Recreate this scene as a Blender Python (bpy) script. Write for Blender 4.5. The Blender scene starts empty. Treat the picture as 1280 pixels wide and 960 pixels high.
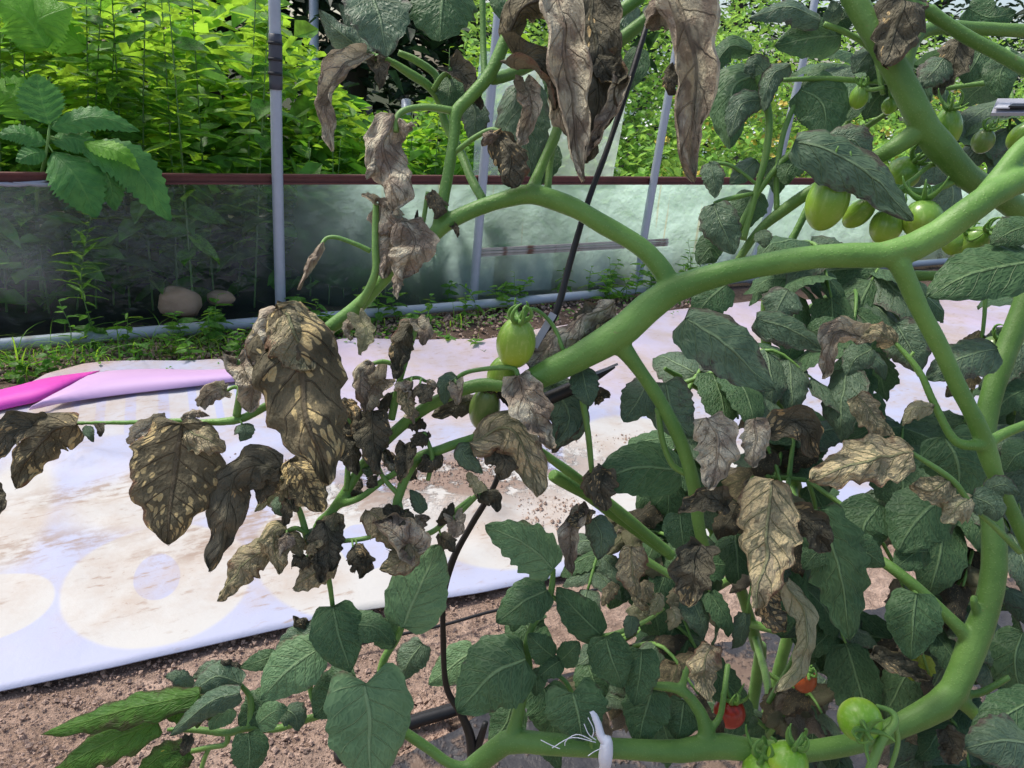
import bpy, bmesh, math, random
import numpy as np
from mathutils import Vector, Matrix, noise as mnoise

R = math.radians
rng = random.Random(7)
scene = bpy.context.scene
COL = scene.collection

# ------------------------------------------------------------------ camera
FPX, CAMH, PITCH, ROLL = 963.0, 0.80, R(22), R(5)
FW = Vector((0, math.cos(PITCH), -math.sin(PITCH)))
_r = Vector((1, 0, 0)); _u = _r.cross(FW)
RT = _r * math.cos(ROLL) + _u * math.sin(ROLL)
UP = _u * math.cos(ROLL) - _r * math.sin(ROLL)
CAM = Vector((0, 0, CAMH))
cd = bpy.data.cameras.new('camera'); cam = bpy.data.objects.new('camera', cd); COL.objects.link(cam)
cd.sensor_fit = 'HORIZONTAL'; cd.sensor_width = 36; cd.lens = 36 * FPX / 1280
cd.clip_start = 0.02; cd.clip_end = 400
M = Matrix((RT, UP, -FW)).transposed().to_4x4(); M.translation = CAM
cam.matrix_world = M
scene.camera = cam

# ------------------------------------------------------------------ light
SUN_EL, SUN_AZ = 60, -66          # azimuth measured from +Y towards +X
w = bpy.data.worlds.new('World'); scene.world = w; w.use_nodes = True
nt = w.node_tree; bg = nt.nodes['Background']
sky = nt.nodes.new('ShaderNodeTexSky'); sky.sky_type = 'NISHITA'; sky.sun_disc = False
sky.sun_elevation = R(SUN_EL); sky.sun_rotation = R(SUN_AZ)
sky.air_density = 1.0; sky.dust_density = 3.0; sky.ozone_density = 0.6
nt.links.new(sky.outputs[0], bg.inputs[0]); bg.inputs[1].default_value = 0.15
sd = bpy.data.lights.new('sun', 'SUN'); sd.energy = 2.4; sd.angle = R(10); sd.color = (1.0, 0.95, 0.86)
sun = bpy.data.objects.new('sun', sd); COL.objects.link(sun)
sdir = Vector((math.sin(R(SUN_AZ)) * math.cos(R(SUN_EL)), math.cos(R(SUN_AZ)) * math.cos(R(SUN_EL)), math.sin(R(SUN_EL))))
sun.rotation_euler = (-sdir).to_track_quat('-Z', 'Y').to_euler(); sun.location = (0, 0, 6)
vs = scene.view_settings; vs.view_transform = 'Standard'; vs.look = 'None'; vs.gamma = 1; vs.use_curve_mapping = False
vs.exposure = 0.58
scene.render.engine = 'CYCLES'
scene.cycles.max_bounces = 8; scene.cycles.transparent_max_bounces = 16

# ------------------------------------------------------------------ pixel (1280x960) to world helpers
def ray(x, y): return FW + RT * ((x - 640) / FPX) - UP * ((y - 480) / FPX)
def P(x, y, d): return CAM + ray(x, y) * d
def G(x, y, z=0.0):
    d = ray(x, y); return CAM + d * ((z - CAMH) / d.z)
WA, WB = G(0, 432), G(700, 370)
WT = (WB - WA); WT.z = 0; WT.normalize()
WN = Vector((-WT.y, WT.x, 0))                      # points outside, away from the camera
if WN.y < 0: WN = -WN
def W(x, y, off=0.0):
    d = ray(x, y); return CAM + d * ((WA + WN * off - CAM).dot(WN) / d.dot(WN))
def wl(s, off, z): p = WA + WT * s + WN * off; return Vector((p.x, p.y, z))
def ws(p): return (p - WA).dot(WT)

# ------------------------------------------------------------------ object helpers
def mesh(name, v, f, smooth=True, uv=None):
    m = bpy.data.meshes.new(name); m.from_pydata([tuple(a) for a in v], [], f)
    if smooth: m.polygons.foreach_set('use_smooth', [True] * len(m.polygons))
    if uv is not None:
        l = m.uv_layers.new(name='UVMap'); idx = np.zeros(len(m.loops), np.int32); m.loops.foreach_get('vertex_index', idx)
        l.data.foreach_set('uv', np.asarray(uv, np.float32)[idx].ravel())
    m.update(); return m
def link(name, me, mat=None, parent=None, loc=None):
    o = bpy.data.objects.new(name, me); COL.objects.link(o)
    if mat is not None and me is not None and not me.materials: me.materials.append(mat)
    if parent is not None: o.parent = parent
    if loc is not None: o.location = loc
    return o
def tag(o, label, cat, group=None):
    o['label'] = label; o['category'] = cat
    if group: o['group'] = group
    return o
def kind(o, k): o['kind'] = k; return o
def empty(name, loc, label, cat, group=None):
    o = bpy.data.objects.new(name, None); COL.objects.link(o); o.location = loc; o.empty_display_size = 0.02
    return tag(o, label, cat, group)
def wpos(o):
    p = Vector(o.location)
    while o.parent: o = o.parent; p = p + Vector(o.location)
    return p
def part(name, v, f, mat, parent, uv=None, smooth=True, origin=None):
    """mesh from world-space vertices, put under parent"""
    o0 = Vector(origin) if origin is not None else Vector(v[0])
    a = np.array([tuple(q) for q in v], float) - np.array(o0)
    me = mesh(name, a, f, smooth, uv)
    return link(name, me, mat, parent, o0 - (wpos(parent) if parent else Vector((0, 0, 0))))

def catmull(pts, n):
    """pts: list of equal-length tuples; returns n+1 resampled rows"""
    a = np.array(pts, float)
    if len(a) == 2: a = np.array([a[0], (a[0] + a[1]) / 2, a[1]])
    d = np.linalg.norm(np.diff(a[:, :3], axis=0), axis=1); s = np.concatenate([[0], np.cumsum(d)])
    ext = np.vstack([2 * a[0] - a[1], a, 2 * a[-1] - a[-2]])
    out = []
    for q in np.linspace(0, s[-1], n + 1):
        i = min(max(np.searchsorted(s, q, side='right') - 1, 0), len(d) - 1)
        t = (q - s[i]) / max(d[i], 1e-9)
        p0, p1, p2, p3 = ext[i:i + 4]
        out.append(0.5 * ((2 * p1) + (-p0 + p2) * t + (2 * p0 - 5 * p1 + 4 * p2 - p3) * t * t + (-p0 + 3 * p1 - 3 * p2 + p3) * t ** 3))
    return np.array(out)
def tube(pts, sides=10, n=None, jitter=0.0, cap=True):
    """pts rows (x,y,z,r) -> verts, faces"""
    L = sum(math.dist(pts[i][:3], pts[i + 1][:3]) for i in range(len(pts) - 1))
    rm = max(p[3] for p in pts)
    if n is None: n = max(4, min(90, int(L / max(rm * 0.9, 1e-4))))
    c = catmull(pts, n); v, f = [], []
    nrm = None
    for i in range(len(c)):
        t = Vector(c[min(i + 1, len(c) - 1)][:3]) - Vector(c[max(i - 1, 0)][:3])
        if t.length < 1e-9: t = Vector((0, 0, 1))
        t.normalize()
        if nrm is None: nrm = t.orthogonal().normalized()
        nrm = (nrm - t * nrm.dot(t)).normalized(); b = t.cross(nrm)
        p = Vector(c[i][:3]); r = max(c[i][3], 1e-5)
        if jitter: r *= 1 + jitter * mnoise.noise(p * 60)
        for k in range(sides):
            a = 2 * math.pi * k / sides
            v.append(p + nrm * (r * math.cos(a)) + b * (r * math.sin(a)))
    for i in range(n):
        for k in range(sides):
            k2 = (k + 1) % sides
            f.append((i * sides + k, i * sides + k2, (i + 1) * sides + k2, (i + 1) * sides + k))
    if cap:
        f.append(tuple(range(sides - 1, -1, -1))); f.append(tuple(n * sides + k for k in range(sides)))
    return v, f
def merge(lst):
    v, f = [], []
    for a, b in lst:
        o = len(v); v += list(a); f += [tuple(i + o for i in q) for q in b]
    return v, f
def box(c, sx, sy, sz, ax=None):
    ax = ax or (Vector((1, 0, 0)), Vector((0, 1, 0)), Vector((0, 0, 1))); c = Vector(c); v = []
    for i in (-1, 1):
        for j in (-1, 1):
            for k in (-1, 1): v.append(c + ax[0] * (i * sx / 2) + ax[1] * (j * sy / 2) + ax[2] * (k * sz / 2))
    return v, [(0, 1, 3, 2), (4, 6, 7, 5), (0, 4, 5, 1), (2, 3, 7, 6), (0, 2, 6, 4), (1, 5, 7, 3)]

# ------------------------------------------------------------------ material helpers
class NT:
    def __init__(s, name):
        s.m = bpy.data.materials.new(name); s.m.use_nodes = True; s.t = s.m.node_tree; s.t.nodes.clear()
        s.out = s.n('ShaderNodeOutputMaterial')
    def n(s, ty, **k):
        a = s.t.nodes.new(ty)
        for q, v in k.items(): setattr(a, q, v)
        return a
    def l(s, a, b): s.t.links.new(a, b)
    def set(s, sock, v):
        if isinstance(v, bpy.types.NodeSocket): s.l(v, sock)
        elif isinstance(v, (tuple, list)) and len(v) == 3 and sock.type == 'RGBA': sock.default_value = (*v, 1)
        else: sock.default_value = v
    def math(s, op, a, b=0.0, c=None, clamp=False):
        q = s.n('ShaderNodeMath', operation=op, use_clamp=clamp); s.set(q.inputs[0], a); s.set(q.inputs[1], b)
        if c is not None: s.set(q.inputs[2], c)
        return q.outputs[0]
    def step(s, x, lo, hi, a=0.0, b=1.0):
        q = s.n('ShaderNodeMapRange', interpolation_type='SMOOTHSTEP'); s.set(q.inputs[0], x)
        for i, v in enumerate((lo, hi, a, b)): s.set(q.inputs[1 + i], v)
        return q.outputs[0]
    def mix(s, fac, a, b, mode='MIX'):
        q = s.n('ShaderNodeMix', data_type='RGBA', blend_type=mode); s.set(q.inputs[0], fac); s.set(q.inputs[6], a); s.set(q.inputs[7], b)
        return q.outputs[2]
    def noise(s, vec, scale, detail=3, rough=0.55, w=None, dist=0.0):
        q = s.n('ShaderNodeTexNoise'); 
        if w is not None: q.noise_dimensions = '4D'; s.set(q.inputs['W'], w)
        if vec is not None: s.l(vec, q.inputs['Vector'])
        q.inputs['Scale'].default_value = scale; q.inputs['Detail'].default_value = detail
        q.inputs['Roughness'].default_value = rough; q.inputs['Distortion'].default_value = dist
        return q.outputs[0]
    def comb(s, x, y, z=0.0):
        q = s.n('ShaderNodeCombineXYZ'); s.set(q.inputs[0], x); s.set(q.inputs[1], y); s.set(q.inputs[2], z); return q.outputs[0]
    def sep(s, v):
        q = s.n('ShaderNodeSeparateXYZ'); s.l(v, q.inputs[0]); return q.outputs
    def coord(s, k='Object'): return s.n('ShaderNodeTexCoord').outputs[k]
    def bump(s, h, dist, strength=1.0, nrm=None):
        q = s.n('ShaderNodeBump'); q.inputs['Strength'].default_value = strength; q.inputs['Distance'].default_value = dist
        s.l(h, q.inputs['Height'])
        if nrm is not None: s.l(nrm, q.inputs['Normal'])
        return q.outputs[0]
    def bsdf(s, col, rough=0.5, nrm=None, spec=0.5, sheen=0.0, sheen_tint=(1, 1, 1), metal=0.0, sub=0.0):
        q = s.n('ShaderNodeBsdfPrincipled'); s.set(q.inputs['Base Color'], col); s.set(q.inputs['Roughness'], rough)
        q.inputs['Specular IOR Level'].default_value = spec; q.inputs['Metallic'].default_value = metal
        if sheen: q.inputs['Sheen Weight'].default_value = sheen; q.inputs['Sheen Tint'].default_value = (*sheen_tint, 1); q.inputs['Sheen Roughness'].default_value = 0.4
        if sub: q.inputs['Subsurface Weight'].default_value = sub; q.inputs['Subsurface Radius'].default_value = (0.004, 0.006, 0.002); q.inputs['Subsurface Scale'].default_value = 1.0
        if nrm is not None: s.l(nrm, q.inputs['Normal'])
        return q.outputs[0]
    def mixsh(s, fac, a, b):
        q = s.n('ShaderNodeMixShader'); s.set(q.inputs[0], fac); s.l(a, q.inputs[1]); s.l(b, q.inputs[2]); return q.outputs[0]
    def translucent(s, col, nrm=None):
        q = s.n('ShaderNodeBsdfTranslucent'); s.set(q.inputs[0], col)
        if nrm is not None: s.l(nrm, q.inputs['Normal'])
        return q.outputs[0]
    def done(s, sh): s.l(sh, s.out.inputs['Surface']); return s.m

def simple(name, col, rough=0.6, var=0.25, scale=40, bump=0.0, bscale=80, spec=0.5, metal=0.0, dirt=None):
    t = NT(name); co = t.coord(); nz = t.noise(co, scale, 4)
    c = t.mix(nz, tuple(q * (1 - var) for q in col), tuple(min(1, q * (1 + var)) for q in col))
    if dirt: c = t.mix(t.step(t.noise(co, scale * 0.4, 5), dirt[1], dirt[1] + 0.15), c, dirt[0])
    nr = t.bump(t.noise(co, bscale, 4), bump) if bump else None
    return t.done(t.bsdf(c, rough, nr, spec, metal=metal))

# ---- tomato leaf materials, driven by leaf UV (u along midrib, v across)
def leaf_mat(name, c1, c2, vein, brown=None, brown_amt=0.0, edge=0.35, tan=None, tan_amt=0.0, spec=0.25, rough=0.52,
             trans=0.22, crumple=0.0, spots=None, nveins=6.0, veinamt=0.6, bumpd=0.0012, pale=None, pale_amt=0.0, gain=1.3):
    c1, c2, vein, brown, tan, pale = [None if q is None else tuple(min(.7, x * gain) for x in q) for q in (c1, c2, vein, brown, tan, pale)]
    t = NT(name); uv = t.sep(t.coord('UV')); ob = t.coord('Object'); rnd = t.n('ShaderNodeObjectInfo').outputs['Random']
    W4 = t.math('MULTIPLY', rnd, 37.0)
    u, v = uv[0], uv[1]
    side = t.math('SUBTRACT', v, 0.5); vv = t.math('MULTIPLY', t.math('ABSOLUTE', side), 2.0)
    wob = t.math('MULTIPLY', t.math('SUBTRACT', t.noise(ob, 60, 2, w=W4), 0.5), 0.35)
    tt = t.math('ADD', t.math('SUBTRACT', t.math('MULTIPLY', u, nveins), t.math('MULTIPLY', vv, 1.5)), wob)
    tt = t.math('ADD', tt, t.math('MULTIPLY', t.math('GREATER_THAN', side, 0.0), 0.45))
    fr = t.math('ABSOLUTE', t.math('SUBTRACT', t.math('FRACT', tt), 0.5))      # 0.5 on a vein
    lat = t.math('MULTIPLY', t.step(fr, 0.445, 0.495), t.step(vv, 0.98, 0.6))
    mid = t.step(vv, 0.075, 0.02)
    veins = t.math('MAXIMUM', lat, mid)
    vor = t.n('ShaderNodeTexVoronoi', feature='DISTANCE_TO_EDGE'); vor.inputs['Scale'].default_value = 1.0
    t.l(t.comb(t.math('MULTIPLY', tt, 2.6), t.math('MULTIPLY', side, 13.0), W4), vor.inputs['Vector'])
    net = t.step(vor.outputs['Distance'], 0.12, 0.0)
    n1 = t.noise(ob, 45, 4, w=W4); n2 = t.noise(ob, 160, 4, 0.6, w=W4)
    c = t.mix(t.step(n1, 0.35, 0.65), c1, c2)
    c = t.mix(t.math('MULTIPLY', rnd, 0.25), c, tuple(q * 0.6 for q in c1))
    if pale: c = t.mix(t.math('MULTIPLY', t.step(t.noise(ob, 70, 3, w=W4), 0.62 - pale_amt * 0.4, 0.75 - pale_amt * 0.3), 0.8), c, pale)
    if tan:
        v2 = t.n('ShaderNodeTexVoronoi', feature='F1'); v2.inputs['Scale'].default_value = 1.0; v2.inputs['Randomness'].default_value = 0.75
        t.l(t.comb(t.math('MULTIPLY', tt, 1.5), t.math('ADD', t.math('MULTIPLY', side, 9.0), t.math('MULTIPLY', n2, 0.9)), W4), v2.inputs['Vector'])
        rad = t.step(t.noise(ob, 38, 2, w=t.math('ADD', W4, 5.0)), 0.62 - tan_amt * 0.38, 0.8 - tan_amt * 0.32, 0.0, 0.52)
        tm = t.step(t.math('SUBTRACT', rad, v2.outputs['Distance']), -0.02, 0.05)
        tm = t.math('MULTIPLY', tm, t.math('SUBTRACT', 1.0, t.math('MULTIPLY', veins, 0.9)))
        c = t.mix(tm, c, t.mix(n2, tuple(q * 0.65 for q in tan), tan))
    if brown:
        b = t.math('ADD', t.math('MULTIPLY', n1, 0.6), t.math('MULTIPLY', n2, 0.4))
        b = t.math('ADD', b, t.math('MULTIPLY', t.math('POWER', vv, 3.0), edge * 0.5))
        bm = t.step(b, 0.72 - brown_amt * 0.4, 0.82 - brown_amt * 0.35)
        bm = t.math('MULTIPLY', bm, t.math('SUBTRACT', 1.0, t.math('MULTIPLY', veins, 0.6)))
        c = t.mix(bm, c, t.mix(t.noise(ob, 260, 3, w=W4), tuple(q * 0.5 for q in brown), brown))
    if spots:
        v3 = t.n('ShaderNodeTexVoronoi', feature='F1'); v3.inputs['Scale'].default_value = 190.0; t.l(ob, v3.inputs['Vector'])
        sm = t.math('MULTIPLY', t.step(v3.outputs['Distance'], 0.34, 0.22), t.step(n1, 0.45, 0.55))
        c = t.mix(sm, c, spots)
    c = t.mix(t.math('MULTIPLY', veins, veinamt), c, vein)
    c = t.mix(t.math('MULTIPLY', net, 0.25 * veinamt), c, vein)
    h = t.math('SUBTRACT', t.math('MULTIPLY', t.step(vor.outputs['Distance'], 0.0, 0.35), 0.3), t.math('MULTIPLY', veins, 0.9))
    h = t.math('ADD', h, t.math('MULTIPLY', n2, 0.18 + crumple * 2.0))
    if crumple: h = t.math('ADD', h, t.math('MULTIPLY', t.noise(ob, 420, 4, 0.7, w=W4), crumple))
    nr = t.bump(h, bumpd)
    bs = t.bsdf(c, rough, nr, spec)
    tr = t.translucent(t.mix(0.5, c, tuple(min(1, q * 2.2) for q in c2)), nr)
    return t.done(t.mixsh(trans, bs, tr))

LM = {
 'green': leaf_mat('leaf_green', (.034, .078, .033), (.062, .122, .050), (.15, .24, .11), veinamt=.8, brown=(.055, .045, .03), brown_amt=.10, rough=.5, spec=.28),
 'lgreen': leaf_mat('leaf_light_green', (.080, .155, .072), (.125, .215, .100), (.20, .30, .15), veinamt=.75, brown=(.10, .08, .05), brown_amt=.16, rough=.5),
 'gp': leaf_mat('leaf_grey_green', (.052, .095, .056), (.095, .145, .088), (.18, .26, .14), veinamt=.75, brown=(.075, .058, .05), brown_amt=.36, rough=.48, spec=.32),
 'gspot': leaf_mat('leaf_spotted_green', (.038, .105, .016), (.075, .17, .026), (.12, .22, .05), brown=(.045, .03, .018), brown_amt=.5, tan=(.5, .42, .06), tan_amt=.12, rough=.5, trans=.35),
 'dry': leaf_mat('leaf_dry', gain=1.9, c1=(.125, .100, .076), c2=(.27, .22, .165), vein=(.12, .09, .07), brown=(.055, .042, .032), brown_amt=.45, edge=-.1, rough=.85, spec=.15, trans=.12, crumple=1.0, bumpd=.0022, pale=(.42, .34, .25), pale_amt=.5, veinamt=.45),
 'dark': leaf_mat('leaf_necrotic', gain=2.1, c1=(.042, .040, .028), c2=(.085, .075, .050), vein=(.05, .05, .034), brown=(.11, .065, .045), brown_amt=.24, edge=.3, tan=(.30, .22, .11), tan_amt=.40, rough=.75, spec=.2, trans=.08, crumple=.7, bumpd=.002),
 'hero': leaf_mat('leaf_blotched', gain=1.9, c1=(.058, .052, .032), c2=(.115, .095, .055), vein=(.050, .040, .028), brown=(.14, .075, .045), brown_amt=.24, edge=.32, tan=(.42, .285, .135), tan_amt=.68, rough=.75, spec=.2, trans=.12, crumple=.6, bumpd=.002, nveins=7),
 'tan': leaf_mat('leaf_tan', gain=1.75, c1=(.13, .125, .075), c2=(.24, .20, .13), vein=(.14, .16, .08), brown=(.13, .075, .05), brown_amt=.35, edge=.3, tan=(.44, .33, .19), tan_amt=.78, rough=.8, spec=.15, trans=.15, crumple=.8, bumpd=.002, nveins=7),
 'pale': leaf_mat('leaf_pale_dry', gain=1.3, c1=(.26, .26, .15), c2=(.40, .37, .24), vein=(.24, .27, .14), brown=(.14, .10, .06), brown_amt=.3, edge=.3, rough=.8, spec=.15, trans=.25, crumple=.9, bumpd=.002),
 'yellow': leaf_mat('leaf_yellow', (.22, .28, .03), (.32, .36, .05), (.35, .4, .1), brown=(.1, .07, .03), brown_amt=.25, trans=.3),
}

def stem_mat(name, c1, c2, purple=0.0):
    c1, c2 = [tuple(x * 1.35 for x in q) for q in (c1, c2)]
    t = NT(name); ob = t.coord(); n1 = t.noise(ob, 22, 4); n2 = t.noise(ob, 700, 3); n3 = t.noise(ob, 6, 2)
    c = t.mix(t.step(n1, 0.3, 0.7), c1, c2)
    c = t.mix(t.step(n3, 0.55, 0.75, 0, 0.35), c, tuple(q * 0.7 for q in c1))
    v = t.n('ShaderNodeTexVoronoi', feature='F1'); v.inputs['Scale'].default_value = 520; t.l(ob, v.inputs['Vector'])
    dots = t.step(v.outputs['Distance'], 0.30, 0.12)
    c = t.mix(t.math('MULTIPLY', dots, 0.22), c, (.30, .42, .14))
    c = t.mix(t.step(t.noise(ob, 95, 5, .7), 0.66, 0.72, 0, 0.55), c, (.20, .17, .07))
    h = t.math('ADD', t.math('MULTIPLY', n2, 0.5), t.math('ADD', t.math('MULTIPLY', dots, .25), t.noise(ob, 120, 3)))
    return t.done(t.bsdf(c, 0.5, t.bump(h, 0.0005), 0.4, sheen=0.08, sheen_tint=(.9, 1, .8), sub=0.06))
STEM = stem_mat('tomato_stem', (.064, .150, .024), (.112, .225, .046))
STEM2 = stem_mat('tomato_stem_lower', (.058, .132, .022), (.098, .190, .040))
PET = stem_mat('tomato_petiole', (.070, .155, .030), (.130, .240, .055))

def fruit_mat(name, c1, c2, cs):
    t = NT(name); ob = t.coord(); g = t.sep(t.coord('Generated'))
    st = t.noise(t.comb(t.math('MULTIPLY', g[0], 9.0), t.math('MULTIPLY', g[1], 9.0), g[2]), 1.3, 3)
    c = t.mix(t.step(g[2], 0.15, 0.85), c2, c1)
    c = t.mix(t.step(st, 0.48, 0.72, 0, 0.4), c, cs)
    c = t.mix(t.step(t.noise(ob, 500, 2), 0.6, 0.7, 0, .25), c, cs)
    return t.done(t.bsdf(c, 0.28, None, 0.5, sub=0.25))
FRU = {'green': fruit_mat('tomato_green', (.15, .31, .04), (.29, .45, .05), (.40, .56, .16)),
       'lime': fruit_mat('tomato_lime', (.22, .38, .05), (.42, .55, .05), (.5, .62, .2)),
       'dgreen': fruit_mat('tomato_dull_green', (.12, .20, .05), (.20, .29, .08), (.26, .34, .12)),
       'bright': fruit_mat('tomato_bright_green', (.20, .42, .03), (.38, .55, .05), (.45, .62, .18)),
       'red': fruit_mat('tomato_red', (.28, .022, .01), (.32, .03, .012), (.36, .06, .02)),
       'orange': fruit_mat('tomato_orange', (.36, .07, .015), (.38, .09, .02), (.4, .12, .03))}

SOIL = None
def soil_mat():
    t = NT('soil'); ob = t.coord(); n1 = t.noise(ob, 4, 5); n2 = t.noise(ob, 45, 6, .65); n3 = t.noise(ob, 220, 4, .6)
    c = t.mix(t.step(n1, .35, .65), (.36, .25, .19), (.50, .365, .29))
    c = t.mix(t.step(n2, .35, .7), t.mix(.6, c, (.09, .06, .045)), c)
    c = t.mix(t.step(n3, .55, .75, 0, .5), c, (.55, .42, .34))
    sx = t.sep(ob)
    dk = t.step(sx[1], 1.55, 1.75)                    # darker soil along the greenhouse edge
    c = t.mix(t.math('MULTIPLY', dk, .8), c, (.055, .036, .028))
    off = t.math('ADD', t.math('MULTIPLY', t.math('SUBTRACT', sx[0], WA.x), WN.x), t.math('MULTIPLY', t.math('SUBTRACT', sx[1], WA.y), WN.y))
    c = t.mix(t.step(off, .05, .3, 0, .95), c, t.mix(n2, (.022, .03, .014), (.05, .06, .025)))   # leaf litter outside
    h = t.math('ADD', n2, t.math('MULTIPLY', n3, .4))
    return t.done(t.bsdf(c, .95, t.bump(h, .012), .15))
SOIL = soil_mat()
CLOD = simple('soil_clod', (.42, .30, .235), .95, .4, 35, .004, 300, .1)
def weed_mat(name, c, tr, k=.5):
    c, tr = [tuple(min(.62, x * 1.55) for x in q) for q in (c, tr)]
    t = NT(name); r = t.n('ShaderNodeObjectInfo').outputs['Random']; ob = t.coord(); n = t.noise(ob, 5, 3)
    n2 = t.noise(ob, 30, 2)
    q = t.math('ADD', t.math('MULTIPLY', n, .65), t.math('MULTIPLY', n2, .5))
    col = t.mix(t.step(q, .42, .72), tuple(x * .45 for x in c), tuple(x * 1.3 for x in c))
    tc = t.mix(t.step(q, .42, .72), tuple(x * .45 for x in tr), tuple(x * 1.2 for x in tr))
    col = t.mix(t.math('MULTIPLY', r, .3), col, tuple(x * .6 for x in c))
    return t.done(t.mixsh(k, t.bsdf(col, .5, None, .35), t.translucent(tc)))
WEED = weed_mat('weed_leaf', (.06, .16, .025), (.14, .32, .025))
WEEDL = weed_mat('weed_leaf_light', (.10, .24, .03), (.24, .42, .03), .55)
WEEDD = weed_mat('weed_leaf_dark', (.04, .11, .03), (.08, .20, .03), .35)
WEEDF = weed_mat('weed_leaf_field', (.19, .36, .07), (.25, .42, .07), .5)
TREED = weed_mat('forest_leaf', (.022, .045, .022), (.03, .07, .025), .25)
WSTEM = simple('weed_stem', (.10, .20, .05), .6)
BARK = simple('bark', (.06, .045, .035), .9)
WHITE = simple('white_petal', (.8, .82, .78), .6, .05)
YEL = simple('yellow_leaf', (.55, .42, .06), .6, .2)

# =================================================================== SETTING
# ground: one sheet, finer near the camera
def ground():
    xs = np.concatenate([np.linspace(-60, -4, 12), np.linspace(-3.6, 3.2, 120), np.linspace(4, 60, 12)])
    ys = np.concatenate([np.linspace(-20, 0.2, 8), np.linspace(0.3, 4.2, 110), np.linspace(4.6, 80, 16)])
    v, f = [], []
    for y in ys:
        for x in xs:
            z = 0
            if -4 < x < 3.5 and 0.2 < y < 4.3:
                p = Vector((x, y, 0))
                z = .010 * mnoise.noise(p * 5) + .008 * mnoise.noise(p * 14) + .004 * mnoise.noise(p * 40)
                q = (p - WA).dot(WN)
                if q > .1: z -= .03 * min(1, (q - .1) * 4)
            v.append((x, y, z - .012))
    n = len(xs)
    for j in range(len(ys) - 1):
        for i in range(n - 1): f.append((j * n + i, j * n + i + 1, (j + 1) * n + i + 1, (j + 1) * n + i))
    kind(link('ground', mesh('ground', v, f), SOIL), 'structure')
ground()

# soil clods in the open soil (uncountable)
def clods():
    v, f = [], []
    base = [(1, 0, 0), (-1, 0, 0), (0, 1, 0), (0, -1, 0), (0, 0, 1), (0, 0, -1)]
    fs = [(0, 2, 4), (2, 1, 4), (1, 3, 4), (3, 0, 4), (2, 0, 5), (1, 2, 5), (3, 1, 5), (0, 3, 5)]
    spots = []
    for _ in range(12000):
        spots.append((G(rng.uniform(-60, 700), rng.uniform(740, 1010)), min(.0055, .0010 / (rng.random() + .03) ** .55)))
    for _ in range(900):
        spots.append((G(rng.uniform(460, 560), rng.uniform(870, 970)), rng.uniform(.004, .008)))
    for _ in range(2600):
        px = rng.uniform(-50, 900); spots.append((G(px, 436 - .0857 * px + abs(rng.gauss(0, 22))), rng.uniform(.003, .010)))
    for _ in range(1500):
        spots.append((G(rng.uniform(900, 1300), rng.uniform(800, 1000)), rng.uniform(.003, .008)))
    for p, r in spots:
        m = Matrix.Rotation(rng.uniform(0, 6.3), 3, 'Z') @ Matrix.Rotation(rng.uniform(0, 6.3), 3, 'X')
        o = len(v)
        for b in base:
            v.append(p + m @ (Vector(b) * r * rng.uniform(.6, 1.15)) + Vector((0, 0, r * .3 - .008)))
        f += [tuple(i + o for i in q) for q in fs]
    kind(link('soil_clods', mesh('soil_clods', v, f, False), CLOD), 'stuff')
clods()

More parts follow.
